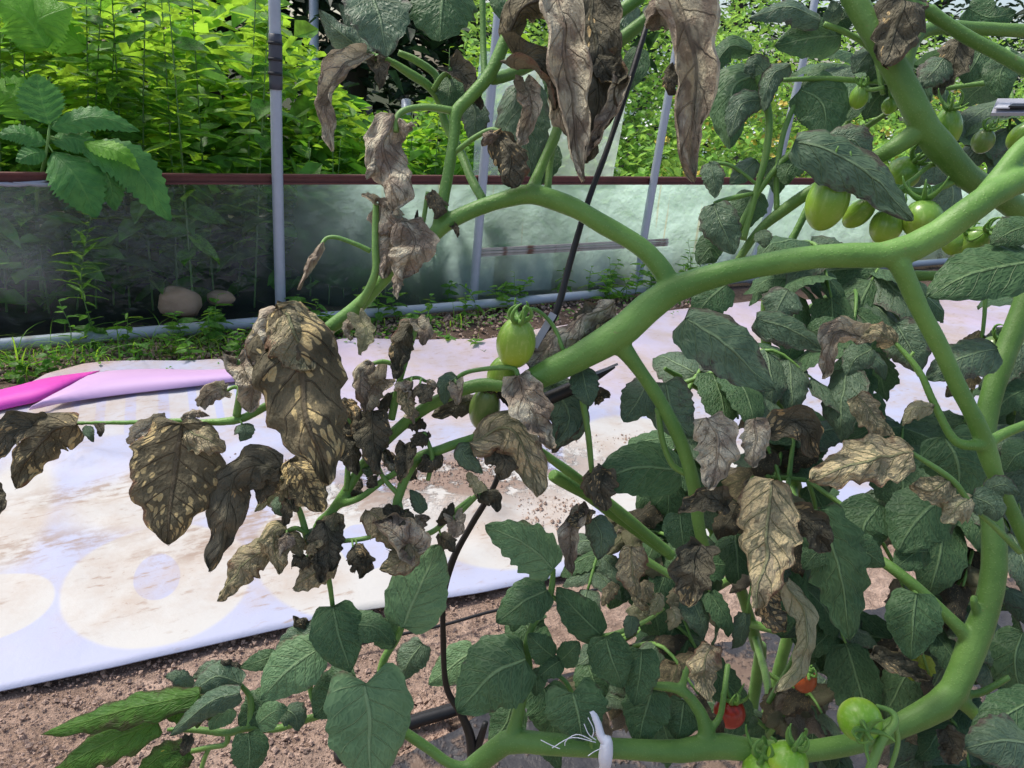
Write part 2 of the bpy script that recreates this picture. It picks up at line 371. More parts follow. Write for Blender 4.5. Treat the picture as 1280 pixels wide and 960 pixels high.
# =================================================================== BANNER
def interp(pts, x):
    for a, b in zip(pts, pts[1:]):
        if a[0] <= x <= b[0]:
            t = (x - a[0]) / (b[0] - a[0]); return a[1] + (b[1] - a[1]) * t
    return pts[0][1] if x < pts[0][0] else pts[-1][1]
B_UP = [(-260, 545), (0, 507), (60, 480), (110, 466), (200, 463), (300, 461), (380, 444), (430, 431), (520, 433), (600, 437), (660, 421), (760, 405), (900, 388), (1050, 378), (1250, 370), (1460, 362)]
B_LO = [(-260, 925), (0, 868), (150, 836), (300, 801), (450, 767), (600, 744), (730, 717), (850, 690), (1000, 655), (1250, 610), (1460, 575)]
BD = (G(600, 744) - G(0, 868)); BD.z = 0; BD.normalize(); BP = Vector((-BD.y, BD.x, 0)); B0 = G(0, 868)
def buv(p): q = p - B0; return q.dot(BD), q.dot(BP)
def banner_mat():
    t = NT('banner_print'); uv = t.sep(t.coord('UV')); ob = t.coord()
    x, y = uv[0], uv[1]
    blue, cream, pink = (.37, .39, .52), (.47, .46, .44), (.45, .355, .45)
    c = blue
    def ell(c, px, py, rx, ry, col, soft=.03):
        a = buv(G(px, py)); ex = buv(G(px + rx, py)); ey = buv(G(px, py - ry))
        ra = math.hypot(ex[0] - a[0], ex[1] - a[1]); rb = math.hypot(ey[0] - a[0], ey[1] - a[1])
        dx = t.math('DIVIDE', t.math('SUBTRACT', x, a[0]), ra); dy = t.math('DIVIDE', t.math('SUBTRACT', y, a[1]), rb)
        d = t.math('SQRT', t.math('ADD', t.math('MULTIPLY', dx, dx), t.math('MULTIPLY', dy, dy)))
        return t.mix(t.step(d, 1 + soft, 1 - soft), c, col)
    # cream letter shapes on pale blue
    c = ell(c, 200, 731, 112, 66, cream); c = ell(c, 197, 728, 28, 27, blue)
    c = ell(c, -25, 768, 88, 40, cream); c = ell(c, 440, 690, 118, 70, cream); c = ell(c, 455, 690, 30, 26, blue)
    c = ell(c, 20, 640, 46, 62, cream, .25); c = ell(c, 190, 632, 100, 34, cream, .3)
    c = ell(c, 620, 640, 120, 60, cream); c = ell(c, 850, 600, 130, 70, cream)
    # upper band: cream strip with pale blue bars
    a0 = buv(G(60, 560))[1]; a1 = buv(G(60, 498))[1]
    k0 = buv(G(20, 530)); k1 = buv(G(345, 520))
    band = t.math('MULTIPLY', t.step(y, a0, a0 + .02), t.step(y, a1 + .02, a1))
    band = t.math('MULTIPLY', band, t.math('MULTIPLY', t.step(x, k0[0] - .2, k0[0]), t.step(x, k1[0], k1[0] - .03)))
    c = t.mix(band, c, (.43, .43, .46))
    wv = t.math('ADD', t.math('MULTIPLY', t.math('SUBTRACT', x, k0[0]), 9.2 / (k1[0] - k0[0])), t.math('MULTIPLY', t.math('SINE', t.math('MULTIPLY', x, 17.0)), .18))
    bar = t.step(t.math('ABSOLUTE', t.math('SUBTRACT', t.math('FRACT', wv), .5)), .30, .36)
    c = t.mix(t.math('MULTIPLY', bar, band), c, (.36, .385, .55))
    # pink print towards the far edge and to the right
    pk = t.step(t.noise(ob, 2.2, 2), .44, .62)
    far = t.step(y, a0 - .02, a1 + .08)
    c = t.mix(t.math('MULTIPLY', t.math('MULTIPLY', pk, far), t.math('SUBTRACT', 1.0, t.math('MULTIPLY', band, .9))), c, pink)
    c = t.mix(t.math('MULTIPLY', t.step(x, k1[0] - .02, k1[0] + .12), t.step(y, a0 - .15, a0, 0, .75)), c, (.43, .37, .46))
    # dirt: washed-on soil and scuffs
    n1 = t.noise(ob, 3.2, 6, .62); n2 = t.noise(ob, 18, 6, .7); n3 = t.noise(ob, 130, 4, .7)
    st = t.noise(t.comb(t.math('MULTIPLY', t.math('ADD', x, t.math('MULTIPLY', y, .7)), 22.0), t.math('MULTIPLY', t.math('SUBTRACT', y, t.math('MULTIPLY', x, .2)), 75.0)), 1.0, 4, .6)
    d = t.math('ADD', t.math('MULTIPLY', n1, .75), t.math('MULTIPLY', n2, .35))
    wash = t.step(d, .45, .70, 0, .75)
    wash = t.math('MULTIPLY', wash, t.step(y, .03, .10))
    c = t.mix(wash, c, (.38, .30, .24))
    sc = t.math('MULTIPLY', t.step(st, .56, .70), t.step(n1, .43, .55))
    c = t.mix(t.math('MULTIPLY', sc, .85), c, (.30, .22, .17))
    # dried mud smears
    for mx, my, rx_, ry_ in ((130, 622, .20, .07), (262, 690, .16, .05), (60, 690, .16, .06), (310, 655, .2, .06), (420, 640, .2, .07), (300, 590, .2, .04)):
        a = buv(G(mx, my)); ex = t.math('DIVIDE', t.math('SUBTRACT', x, a[0]), rx_); ey = t.math('DIVIDE', t.math('SUBTRACT', y, a[1]), ry_)
        dd_ = t.math('SQRT', t.math('ADD', t.math('MULTIPLY', ex, ex), t.math('MULTIPLY', ey, ey)))
        c = t.mix(t.math('MULTIPLY', t.step(dd_, 1.1, .2), t.step(t.math('ADD', t.math('MULTIPLY', st, .5), t.math('MULTIPLY', n2, .5)), .44, .58, 0, .8)), c, (.27, .20, .155))
    # soil thrown onto the sheet
    s0 = buv(G(590, 600)); 
    dx = t.math('DIVIDE', t.math('SUBTRACT', x, s0[0]), .42); dy = t.math('DIVIDE', t.math('SUBTRACT', y, s0[1]), .16)
    d2 = t.math('SQRT', t.math('ADD', t.math('MULTIPLY', dx, dx), t.math('MULTIPLY', dy, dy)))
    so = t.math('MULTIPLY', t.step(d2, 1.05, .3), t.step(n2, .42, .54))
    c = t.mix(t.math('MULTIPLY', so, .95), c, t.mix(n3, (.12, .08, .06), (.33, .23, .18)))
    gr = t.math('MULTIPLY', t.step(n3, .62, .70), t.step(n1, .40, .60))
    c = t.mix(t.math('MULTIPLY', gr, .7), c, (.30, .22, .17))
    nr = t.bump(t.math('ADD', t.math('MULTIPLY', so, .8), t.math('MULTIPLY', n2, .25)), .006)
    return t.done(t.bsdf(c, .55, nr, .3))
def banner():
    NX, NY = 150, 60
    root = tag(bpy.data.objects.new('banner', None), 'white and pale blue printed vinyl banner spread muddy over the soil', 'banner')
    COL.objects.link(root); root.location = B0
    v, f, uv = [], [], []
    l0, l1 = G(60, 575), G(560, 640)                     # crease across the sheet
    m0, m1 = G(60, 498), G(330, 470)
    for i in range(NX + 1):
        px = -260 + 1710 * i / NX
        up, lo = G(px, interp(B_UP, px)), G(px, interp(B_LO, px))
        for j in range(NY + 1):
            t = j / NY; p = lo.lerp(up, t)
            x, y = buv(p)
            z = .006 + .010 * max(0, mnoise.noise(Vector((x * 3.2, y * 6, 1)))) + .005 * mnoise.noise(Vector((x * 9, y * 16, 4))) + .0015 * mnoise.noise(Vector((x * 30, y * 40, 9)))
            for a, b, hgt, wd in ((l0, l1, .032, .03), (m0, m1, .018, .018), (G(130, 640), G(420, 600), .014, .02), (G(380, 560), G(760, 520), .02, .03)):
                q = b - a; s = max(-.15, min(1.1, (p - a).dot(q) / q.dot(q))); dd = (p - a - q * s).length
                z += hgt * math.exp(-(dd / wd) ** 2) * (.6 + .5 * mnoise.noise(Vector((s * 5, 0, hgt * 90))))
            z *= min(1, t * 8 + .15)
            if t > .9: z += .018 * (t - .9) * 10 * (.7 + .6 * mnoise.noise(Vector((x * 4, 2, 2))))
            v.append(Vector((p.x, p.y, max(z, .001) + .004))); uv.append((x, y))
    for i in range(NX):
        for j in range(NY):
            a = i * (NY + 1) + j; f.append((a, a + NY + 1, a + NY + 2, a + 1))
    o = part('sheet', v, f, banner_mat(), root, uv, origin=B0)
    s = o.modifiers.new('thickness', 'SOLIDIFY'); s.thickness = .0015; s.offset = 0
    # rolled-back corner: magenta face and lilac back
    def patch(name, rows, mat, h):
        vv, ff = [], []
        n = len(rows[0])
        for r, row in enumerate(rows):
            c = catmull([(x, y, 0, 0) for x, y in row], 24)
            for k, q in enumerate(c): 
                g = G(q[0], q[1], h[r]); vv.append(g)
        for r in range(len(rows) - 1):
            for k in range(24): a = r * 25 + k; ff.append((a, a + 1, a + 26, a + 25))
        ob = part(name, vv, ff, mat, root, origin=B0); ob['label'] = 'magenta printed corner' if 'corner' in name else 'lilac folded back edge'
        sm = ob.modifiers.new('thickness', 'SOLIDIFY'); sm.thickness = .002
    patch('printed_corner', [[(-150, 520), (0, 488), (60, 473), (125, 464)], [(-150, 535), (0, 500), (60, 487), (110, 470)], [(-150, 552), (0, 513), (50, 501), (95, 481)]],
          simple('banner_magenta', (.62, .06, .42), .5, .08, 6), [.030, .034, .02])
    patch('folded_edge', [[(40, 507), (85, 484), (120, 467), (180, 462), (250, 463), (300, 461), (350, 456)], [(38, 509), (90, 492), (130, 480), (190, 474), (250, 472), (300, 470), (350, 463)], [(36, 512), (90, 502), (140, 495), (190, 489), (250, 482), (300, 476), (352, 468)]],
          simple('banner_back', (.52, .34, .56), .5, .1, 6), [.034, .030, .02])
banner()
# soil heaped on the banner
def heap():
    v, f = [], []
    base = [(1, 0, 0), (-1, 0, 0), (0, 1, 0), (0, -1, 0), (0, 0, 1), (0, 0, -1)]
    fs = [(0, 2, 4), (2, 1, 4), (1, 3, 4), (3, 0, 4), (2, 0, 5), (1, 2, 5), (3, 1, 5), (0, 3, 5)]
    for _ in range(1500):
        cx, cy = rng.choice([(560, 590), (610, 600), (520, 610), (690, 640), (330, 590), (480, 640), (630, 655), (800, 560)])
        p = G(rng.gauss(cx, 45), rng.gauss(cy, 9)); r = min(.005, .0011 / (rng.random() + .03) ** .55); o = len(v)
        for b in base: v.append(p + Vector(b) * r * rng.uniform(.6, 1.2) + Vector((0, 0, .013)))
        f += [tuple(i + o for i in q) for q in fs]
    kind(link('soil_crumbs', mesh('soil_crumbs', v, f, False), CLOD), 'stuff')
heap()

# =================================================================== GREENHOUSE SIDE
STEEL = simple('galvanised_steel', (.36, .40, .46), .45, .12, 30, .0006, 120, metal=.25, dirt=((.22, .22, .22), .66))
PVC = simple('grey_pipe', (.33, .37, .42), .5, .12, 14, .0004, 90, dirt=((.20, .17, .14), .60))
RUST = simple('rusty_rail', (.105, .030, .024), .7, .5, 30, .001, 160, dirt=((.20, .14, .12), .64))
BLACKP = simple('black_plastic', (.008, .008, .009), .55, .3, 40, .0008, 60)
TAPE = simple('grey_tape', (.05, .055, .07), .5, .2, 60)
def film_mat(name, haze_lo, haze_hi, s0, s1, tint=(.70, .93, .87)):
    t = NT(name); uv = t.sep(t.coord('UV')); ob = t.coord()
    hz = t.step(uv[0], s0, s1, haze_lo, haze_hi)
    n = t.noise(ob, 2.6, 5, .6); hz = t.math('MULTIPLY', hz, t.step(n, .25, .75, .65, 1.3))
    hz = t.math('MULTIPLY', hz, t.step(uv[1], .03, .20, .38, 1.0))
    st = t.noise(t.comb(t.math('MULTIPLY', uv[0], 24.0), t.math('MULTIPLY', uv[1], 1.5)), 1.0, 3)
    rust = t.math('MULTIPLY', t.step(st, .64, .72), t.step(uv[0], s1 - .4, s1))
    nr = t.bump(t.noise(ob, 7, 4), .02)
    tint = t.mix(t.step(uv[0], s0, s1), (.50, .62, .74), tint)
    tint = t.mix(t.math('MULTIPLY', rust, .5), tint, (.70, .55, .30))
    di = t.bsdf(tint, .6, nr, .3); tr = t.translucent(tint, nr)
    q = t.n('ShaderNodeMixShader'); q.inputs[0].default_value = .88; t.l(di, q.inputs[1]); t.l(tr, q.inputs[2])
    tp = t.n('ShaderNodeBsdfTransparent'); tp.inputs[0].default_value = (.93, .96, .97, 1)
    gl = t.n('ShaderNodeBsdfGlossy'); gl.inputs['Roughness'].default_value = .18; t.l(nr, gl.inputs['Normal'])
    a = t.mixsh(hz, tp.outputs[0], q.outputs[0])
    gl.inputs['Color'].default_value = (.8, .9, 1, 1)
    return t.done(t.mixsh(.035, a, gl.outputs[0]))
RAILZ = W(300, 228).z
def film(name, s0, s1, z0, z1, off, mat, label, wav=.01, lean=0.0, edge=None):
    n, m = 60, 14; v, f, uv = [], [], []
    for i in range(n + 1):
        for j in range(m + 1):
            s = s0 + (s1 - s0) * i / n; t = j / m; z = z0 + (z1 - z0) * t
            if edge: s = s0 + (edge(t) - s0) * i / n
            o = off + wav * mnoise.noise(Vector((s * 4, z * 3, off * 50))) * (1 - abs(2 * t - 1) ** 4)
            v.append(wl(s, o, z)); uv.append((s, z))
    for i in range(n):
        for j in range(m): a = i * (m + 1) + j; f.append((a, a + m + 1, a + m + 2, a + 1))
    o = link(name, mesh(name, v, f, True, uv), mat); tag(o, label, 'plastic film'); return o
sA, sB = ws(W(-250, 300)), ws(W(1420, 290))
film('plastic_film', sA, sB, -.02, RAILZ, .035, film_mat('film_side', .13, .78, ws(W(250, 300)), ws(W(560, 300))), 'clear plastic sheet stretched below the rusty rail down to the ground pipe')
def panel_edge(t): a, b = ws(W(776, 225)), ws(W(800, 60)); return a + (b - a) * t * 1.3
film('plastic_film', ws(W(606, 120)), ws(W(780, 120)), RAILZ, RAILZ + .42, .05, film_mat('film_upper', .34, .55, ws(W(600, 100)), ws(W(700, 100)), (.74, .84, .82)), 'hazy strip of plastic film hanging above the rusty rail', .02, 0, panel_edge)
# clip rail
def barw(s0, s1, off, z, dz, dy, mat, name, parent=None, sag=0.0, z1=None):
    z1 = z if z1 is None else z1
    ax = (wl(s1, off, z1) - wl(s0, off, z)); L = ax.length; ax.normalize(); up = ax.cross(-WN).normalized()
    if up.z < 0: up = -up
    return box(wl((s0 + s1) / 2, off, (z + z1) / 2), L, dy, dz, (ax, WN, up))
z0, z1 = W(0, 224).z, W(870, 227).z
v1 = barw(sA, sB, .02, z0 + (z0 - z1) * .3, .030, .012, None, '', None, 0, z1)
rail = tag(link('clip_rail', None), 'long rusty brown clip rail along the greenhouse side', 'rail')
rail.location = WA
part('channel', *v1, RUST, rail, smooth=False)
for zz in (.0115, -.0115):
    q = barw(sA, sB, .011, z0 + (z0 - z1) * .3 + zz, .006, .008, None, '', None, 0, z1 + zz); part('flange', *q, RUST, rail, smooth=False)
for s, L in ((ws(W(20, 228)), .14), (ws(W(62, 230)), .16)):      # loose film bunched in the rail
    v, f = tube([(*wl(s - L / 2, .004, RAILZ - .002), .002), (*wl(s, .008, RAILZ - .008), .007), (*wl(s + L / 2, .008, RAILZ + .002), .002)], 8, 14, .3)
    part('film_fold', v, f, simple('film_fold', (.30, .32, .36), .4, .1, 40), rail)
# lower weathered rail with a concrete edging behind the film
lr = tag(link('wooden_rail', None), 'weathered grey and rust batten low across the cloudy film', 'rail'); lr.location = wl(ws(W(600, 320)), 0, 0)
e0, e1 = W(598, 316, .015), W(835, 303, .015)
ax = (e1 - e0); LL = ax.length; ax.normalize(); upv = ax.cross(-WN).normalized(); upv = -upv if upv.z < 0 else upv
OLD = simple('old_batten', (.42, .38, .34), .8, .3, 30, .001, 90, dirt=((.16, .07, .045), .50))
for q in (-.011, 0, .011):
    part('strip', *box((e0 + e1) / 2 + upv * q + WN * .004 * abs(q) * 90, LL, .01, .0085, (ax, WN, upv)), OLD, lr, smooth=False)
CONC = simple('edging_block', (.30, .32, .31), .9, .25, 12, .003, 60, dirt=((.12, .13, .11), .55))
for k in range(6):
    a = W(585 + k * 76, 352 - k * 5, .11); c = wl(ws(a), .11, .075)
    o = link('edging_block', None); o.location = wl(ws(a), .11, 0)
    me = box(c, .195, .05, .15, (WT, WN, Vector((0, 0, 1)))); mb = part('edging_block', *me, CONC, None, smooth=False, origin=wl(ws(a), .11, 0))
    bpy.data.objects.remove(o); b = mb.modifiers.new('bevel', 'BEVEL'); b.width = .006; b.segments = 2
    tag(mb, 'grey concrete edging block standing behind the cloudy film', 'block', 'edging blocks behind the film')
# ground pipe
gp = [(-260, 454), (0, 431), (350, 401), (560, 384), (720, 370), (880, 354), (1000, 342), (1200, 325), (1420, 306)]
def pipepts(px, r): return [(*(G(x, y, .022)), r) for x, y in px]
p1 = tag(link('ground_pipe', None), 'grey pipe lying along the foot of the plastic wall', 'pipe'); p1.location = WA
v, f = tube(pipepts(gp, .017), 14, 70); part('pipe', v, f, PVC, p1)
v, f = tube(pipepts([(225, 413), (238, 411.6), (250, 410.5)], .0195), 14, 6); part('joint_sleeve', v, f, PVC, p1)
# hoop pipes
def hoop(pxs, r, off, label, name='hoop_pipe', tape=False, mat=STEEL, top=None):
    pts = [W(x, y, off) for x, y in pxs]
    b = pts[0].copy(); b.z = -.12
    d = (pts[-1] - pts[0]).normalized()
    t1 = pts[-1] + d * .35
    rows = [(*(b), r)] + [(*p, r) for p in pts] + [(*t1, r), (*(t1 + d * .5 - WN * .25), r)]
    root = tag(link(name, None), label, 'pipe', 'hoop pipes of the greenhouse'); root.location = Vector((b.x, b.y, 0))
    v, f = tube(rows, 14, 40); part('pipe', v, f, mat, root)
    if tape:
        a, c = W(344, 42, off - .003), W(345, 112, off - .003)
        v, f = tube([(*a, r * 1.12), (*((a + c) / 2), r * 1.16), (*c, r * 1.12)], 14, 8); part('tape_wrap', v, f, TAPE, root)
        for y in (52, 72, 90):
            a, c = W(344, y, off - .004), W(344, y + 4, off - .004)
            v, f = tube([(*a, r * 1.22), (*c, r * 1.22)], 14, 2); part('wire_band', v, f, BLACKP, root)
    return root
hoop([(351, 392), (347, 230), (343, 0)], .0165, 0.0, 'grey hoop pipe wrapped with dark tape in front of the tall weeds', tape=True)
hoop([(592, 372), (603, 230), (622, 30)], .0160, 0.0, 'grey hoop pipe standing beside the cloudy film strip')
hoop([(798, 352), (806, 290), (846, 60)], .0160, 0.0, 'grey hoop pipe between the hanging dry leaf and the cloudy film')
hoop([(940, 330), (957, 275), (1006, 68)], .0160, 0.0, 'grey hoop pipe behind the grey-green tomato leaves')
def farpole(x0, y0, x1, y1, d, label):
    a, b = P(x0, y0, d), P(x1, y1, d); a.z = -.05
    v, f = tube([(*a, .03), (*((a + b) / 2), .03), (*(b + (b - a) * .2), .03)], 10, 8)
    o = part('far_post', v, f, STEEL, None, origin=Vector((a.x, a.y, 0))); tag(o, label, 'post')
farpole(508, 300, 508, 150, 4.6, 'short pale steel post standing in the dark gap among weeds')
farpole(394, 260, 392, -20, 4.9, 'thin pale steel post rising behind the low bright weeds')
# black sheet at the foot, outside
v, f, n, m = [], [], 70, 10
for i in range(n + 1):
    for j in range(m + 1):
        s = sA + (ws(W(640, 300)) - sA) * i / n; t = j / m
        v.append(wl(s, .05 + 1.3 * t + .02 * mnoise.noise(Vector((s * 6, t * 5, 3))), -.02 + .04 * math.sin(t * 2.6) + .018 * mnoise.noise(Vector((s * 9, t * 6, 0))) + .05 * t * t))
for i in range(n):
    for j in range(m): a = i * (m + 1) + j; f.append((a, a + m + 1, a + m + 2, a + 1))
tag(link('black_mulch_sheet', mesh('black_mulch_sheet', v, f), BLACKP), 'black plastic sheet bunched behind the foot of the clear film', 'plastic sheet')
# rocks
ROCK = simple('rock', (.50, .31, .20), .9, .25, 14, .003, 70)
def rock(x, y, off, r, sq, label, mat=ROCK):
    c = W(x, y, off); bm = bmesh.new(); bmesh.ops.create_icosphere(bm, subdivisions=3, radius=1)
    for q in bm.verts:
        k = 1 + .22 * mnoise.noise(q.co * 1.3 + c * 9) + .06 * mnoise.noise(q.co * 4 + c)
        q.co = Vector((q.co.x * r * k, q.co.y * r * .8 * k, q.co.z * r * sq * k))
    me = bpy.data.meshes.new('rock'); bm.to_mesh(me); bm.free(); me.polygons.foreach_set('use_smooth', [True] * len(me.polygons))
    tag(link('rock', me, mat, None, c), label, 'rock')
rock(225, 378, .12, .064, .8, 'round pinkish brown rock against the clear film')
rock(276, 372, .16, .045, .55, 'small flat brown rock beside the round rock behind film')

# =================================================================== WEEDS
def leafcloud(samples):
    """samples: (pos, dir, normal, length, width) -> folded 6-vertex leaves in one mesh"""
    n = len(samples); v = np.zeros((n, 6, 3)); 
    for i, (p, d, nn, L, w) in enumerate(samples):
        s = d.cross(nn).normalized() * w * .5; u = s.cross(d).normalized()
        a = p; v[i, 0] = a; v[i, 1] = a + d * L * .32 + s + u * w * .18; v[i, 2] = a + d * L * .68 + s * .72 + u * w * .1 - Vector((0, 0, L * .06))
        v[i, 3] = a + d * L - Vector((0, 0, L * .2)); v[i, 4] = a + d * L * .68 - s * .72 + u * w * .1 - Vector((0, 0, L * .06)); v[i, 5] = a + d * L * .32 - s + u * w * .18
    f = []
    for i in range(n):
        o = i * 6; f += [(o, o + 1, o + 2), (o, o + 2, o + 3), (o, o + 3, o + 4), (o, o + 4, o + 5)]
    return v.reshape(-1, 3), f
def rdir(up=.3, r=rng):
    a = r.uniform(0, 6.283); return Vector((math.cos(a), math.sin(a), r.gauss(up, .35))).normalized()
def rnorm(r=rng): return Vector((r.gauss(0, .45), r.gauss(0, .45), 1)).normalized()
def hgt(px):   # weed-top row for a picture column, used to set plant heights along the wall
    return interp([(-400, -40), (0, -30), (330, -20), (380, 40), (430, 120), (500, 150), (560, 90), (620, 20), (700, -20), (1400, -60)], px)
def cloud_region(n, px0, px1, o0, o1, zlo, zhi_f, Lr, wr, mat, name, label=None, up=.2):
    S = []
    for _ in range(n):
        px = rng.uniform(px0, px1); off = rng.uniform(o0, o1); base = W(px, 230, off); zt = zhi_f(px, off)
        z = zlo + (zt - zlo) * rng.random() ** .75
        L = rng.uniform(*Lr); S.append((Vector((base.x, base.y, z)), rdir(up), rnorm(), L, L * rng.uniform(*wr)))
    v, f = leafcloud(S); o = link(name, mesh(name, v, f, False), mat); kind(o, 'stuff')
    if label: o['label'] = label; o['category'] = 'weeds'
def ztop(px, off): return W(px, hgt(px), off).z
cloud_region(2900, -330, 640, .16, 1.0, .02, lambda p, o: min(ztop(p, o), .46 + .28 * (o - .1)) - rng.random() * .08, (.06, .15), (.4, .62), WEED, 'low_weeds', 'dense low green weeds crowding the outside of the wall')
cloud_region(2700, -330, 420, .45, 1.8, .1, lambda p, o: ztop(p, o) - rng.random() * .1, (.07, .17), (.4, .6), WEEDL, 'sunlit_weeds', 'bright yellow-green sunlit weeds behind the left wall')
cloud_region(2600, 380, 640, .25, 1.5, .05, lambda p, o: ztop(p, o) - rng.random() * .06, (.035, .08), (.4, .65), WEEDL, 'sunlit_weeds', 'bright leafy weeds in the middle behind the dry leaves')
cloud_region(30000, 570, 1330, .2, 2.6, .02, lambda p, o: .40 + .55 * (o - .2) + .10 * math.sin(p * .03), (.035, .08), (.35, .6), WEEDF, 'flowering_weeds', 'pale green flowering weeds filling the field to the right', .7)
def dots(n, px0, px1, o0, o1, mat, name, label, r0, r1):
    S = []
    for _ in range(n):
        px = rng.uniform(px0, px1); off = rng.uniform(o0, o1); b = W(px, 230, off); z = (.40 + .55 * (off - .2)) * rng.uniform(.55, 1.06)
        for k in range(rng.choice([2, 3, 4])):
            L = rng.uniform(r0, r1); q = Vector((b.x + rng.gauss(0, .012), b.y + rng.gauss(0, .012), z + rng.gauss(0, .012)))
            S.append((q, rdir(.4), Vector((rng.gauss(0, .5), -1, rng.gauss(.5, .4))).normalized(), L, L * .9))
    v, f = leafcloud(S); o = link(name, mesh(name, v, f, False), mat); kind(o, 'stuff'); o['label'] = label; o['category'] = 'flowers'
dots(1100, 600, 1330, .4, 2.6, WHITE, 'white_flowers', 'tiny white flowers scattered over the pale green weeds', .010, .018)
dots(260, 820, 1250, .3, 1.2, YEL, 'yellow_leaves', 'small yellowed leaves low among the flowering weeds', .02, .04)

# countable tall weeds: stem + leaves
def weed_leaf_mesh(L, wd, serr=0.0, nu=9):
    v, f = [], []
    for i in range(nu + 1):
        u = i / nu; h = wd / 2 * (math.sin(math.pi * min(1, u ** .8)) ** .85 if u < 1 else 0) * (1 + (serr if i % 2 else -serr))
        z = -L * .35 * u * u + .02 * L * math.sin(u * 9)
        for k in (-1, -.5, 0, .5, 1): v.append((u * L - abs(k) * serr * L * .03, h * k, z + abs(k) * wd * .13))
    for i in range(nu):
        for k in range(4): a = i * 5 + k; f.append((a, a + 5, a + 6, a + 1))
    return mesh('leaf', v, f)
WM = [weed_leaf_mesh(1, .42), weed_leaf_mesh(1, .55), weed_leaf_mesh(1, .3)]
for m_, q_ in zip(WM, (WEEDL, WEED, WEEDL)): m_.materials.append(q_)
WN2 = weed_leaf_mesh(1, .16); WN2.materials.append(WEEDL)
WSM = [weed_leaf_mesh(1, .62), weed_leaf_mesh(1, .5)]
for m_ in WSM: m_.materials.append(WEED)
def weed(base, top, nl, Lr, meshes, r, label, group, cat='weed', name='tall_weed', up=.35, lo=.25, stemmat=None):
    root = empty(name, base, label, cat, group)
    mid = base.lerp(top, .5) + Vector((rng.gauss(0, .012), rng.gauss(0, .012), 0))
    v, f = tube([(*base, r), (*mid, r * .8), (*top, r * .4)], 6, 10); part('stem', v, f, stemmat or WSTEM, root, origin=base)
    c = catmull([(*base, 0), (*mid, 0), (*top, 0)], 40); ga = rng.uniform(0, 6.28)
    for i in range(nl):
        t = lo + (1 - lo) * (i / max(1, nl - 1)); p = Vector(c[int(t * 40)][:3]); ga += 2.4
        L = rng.uniform(*Lr) * (1.0 - .45 * max(0, t - .7) / .3)
        o = link('leaf', rng.choice(meshes), None, root, p - base)
        o.rotation_euler = (rng.gauss(0, .25), -math.atan(rng.gauss(up, .25)), ga + rng.gauss(0, .2)); o.scale = (L, L, L)
    return root
GW = 'tall weeds growing outside the left wall'
for i in range(13):
    px = -15 + i * 27 + rng.uniform(-8, 8); off = rng.uniform(.09, .34); b = W(px, 230, off); b.z = -.03
    t = W(px + rng.uniform(-40, 40), rng.uniform(-60, 40), off); weed(b, t, 42, (.07, .135), WM, .0035, 'tall slender green weed rising above the rail left of the taped pipe', GW)
for i in range(11):
    px = 385 + i * 21 + rng.uniform(-6, 6); off = rng.uniform(.12, .45); b = W(px, 230, off); b.z = -.03
    t = W(px + rng.uniform(-8, 8), rng.uniform(110, 180), off); weed(b, t, 22, (.04, .08), WM, .003, 'low bright leafy weed just behind the rail among the dry leaves', 'low weeds behind the rail')
for px, py, off in ((562, 60, .6), (470, 190, .12), (530, 215, .10)):
    b = W(px, 230, off); b.z = -.03; weed(b, W(px, py, off), 34, (.05, .08), [WN2], .003, 'spiky narrow-leaved weed behind the rusty rail', 'spiky weeds', up=.9)

# broad serrated weed draped over the rail: hand-placed leaves
def serr_leaf(pts, wpx, off_list, mat, parent, name='leaf', fold=.25):
    wpts = [W(x, y, o) for (x, y), o in zip(pts, off_list)]
    d = (wpts[0] - CAM).length; wd = wpx * d / FPX * .95
    c = catmull([(*p, 0) for p in wpts], 26); v, f = [], []
    for i in range(27):
        u = i / 26; p = Vector(c[i][:3]); tg = Vector(c[min(26, i + 1)][:3]) - Vector(c[max(0, i - 1)][:3]); tg.normalize()
        n = ((CAM - p).normalized() + Vector((0, 0, .6))).normalized(); n = (n - tg * n.dot(tg)).normalized(); s = tg.cross(n)
        h = wd / 2 * math.sin(math.pi * min(1, u ** .72)) ** .8 * (1 + (.09 if i % 2 else -.09)) if 0 < u < 1 else 0.0005
        for k in (-1, -.66, -.33, 0, .33, .66, 1):
            q = p + s * h * k * math.cos(fold) - n * (abs(k) * h * fold - .006 * math.sin(u * 40 - abs(k) * 5) * (abs(k) > .1) * .35) + tg * (abs(k) * h * .25)
            v.append(q)
    for i in range(26):
        for k in range(6): a = i * 7 + k; f.append((a, a + 7, a + 8, a + 1))
    uv = [(i / 26, .5 + k / 6 - .5) for i in range(27) for k in range(7)]
    return part(name, v, f, mat, parent, uv)
SERR = leaf_mat('serrated_weed_leaf', (.05, .16, .04), (.08, .22, .05), (.13, .28, .07), nveins=9, trans=.28, rough=.45, veinamt=.4)
SERRB = leaf_mat('serrated_weed_leaf_bright', (.11, .27, .03), (.16, .36, .04), (.18, .36, .07), nveins=9, trans=.45, rough=.45, veinamt=.4)
bw = W(53, 214, .06); bw0 = W(30, 230, .42); bw0.z = -.03
root = empty('broad_weed', bw0, 'dark green weed with big serrated leaves drooping over the rusty rail', 'weed')
v, f = tube([(*bw0, .006), (*(bw0.lerp(bw, .5) + Vector((0, 0, .12))), .006), (*bw, .005), (*W(58, 190, .05), .004), (*W(62, 156, .05), .003)], 8, 20); part('stem', v, f, PET, root, origin=bw0)
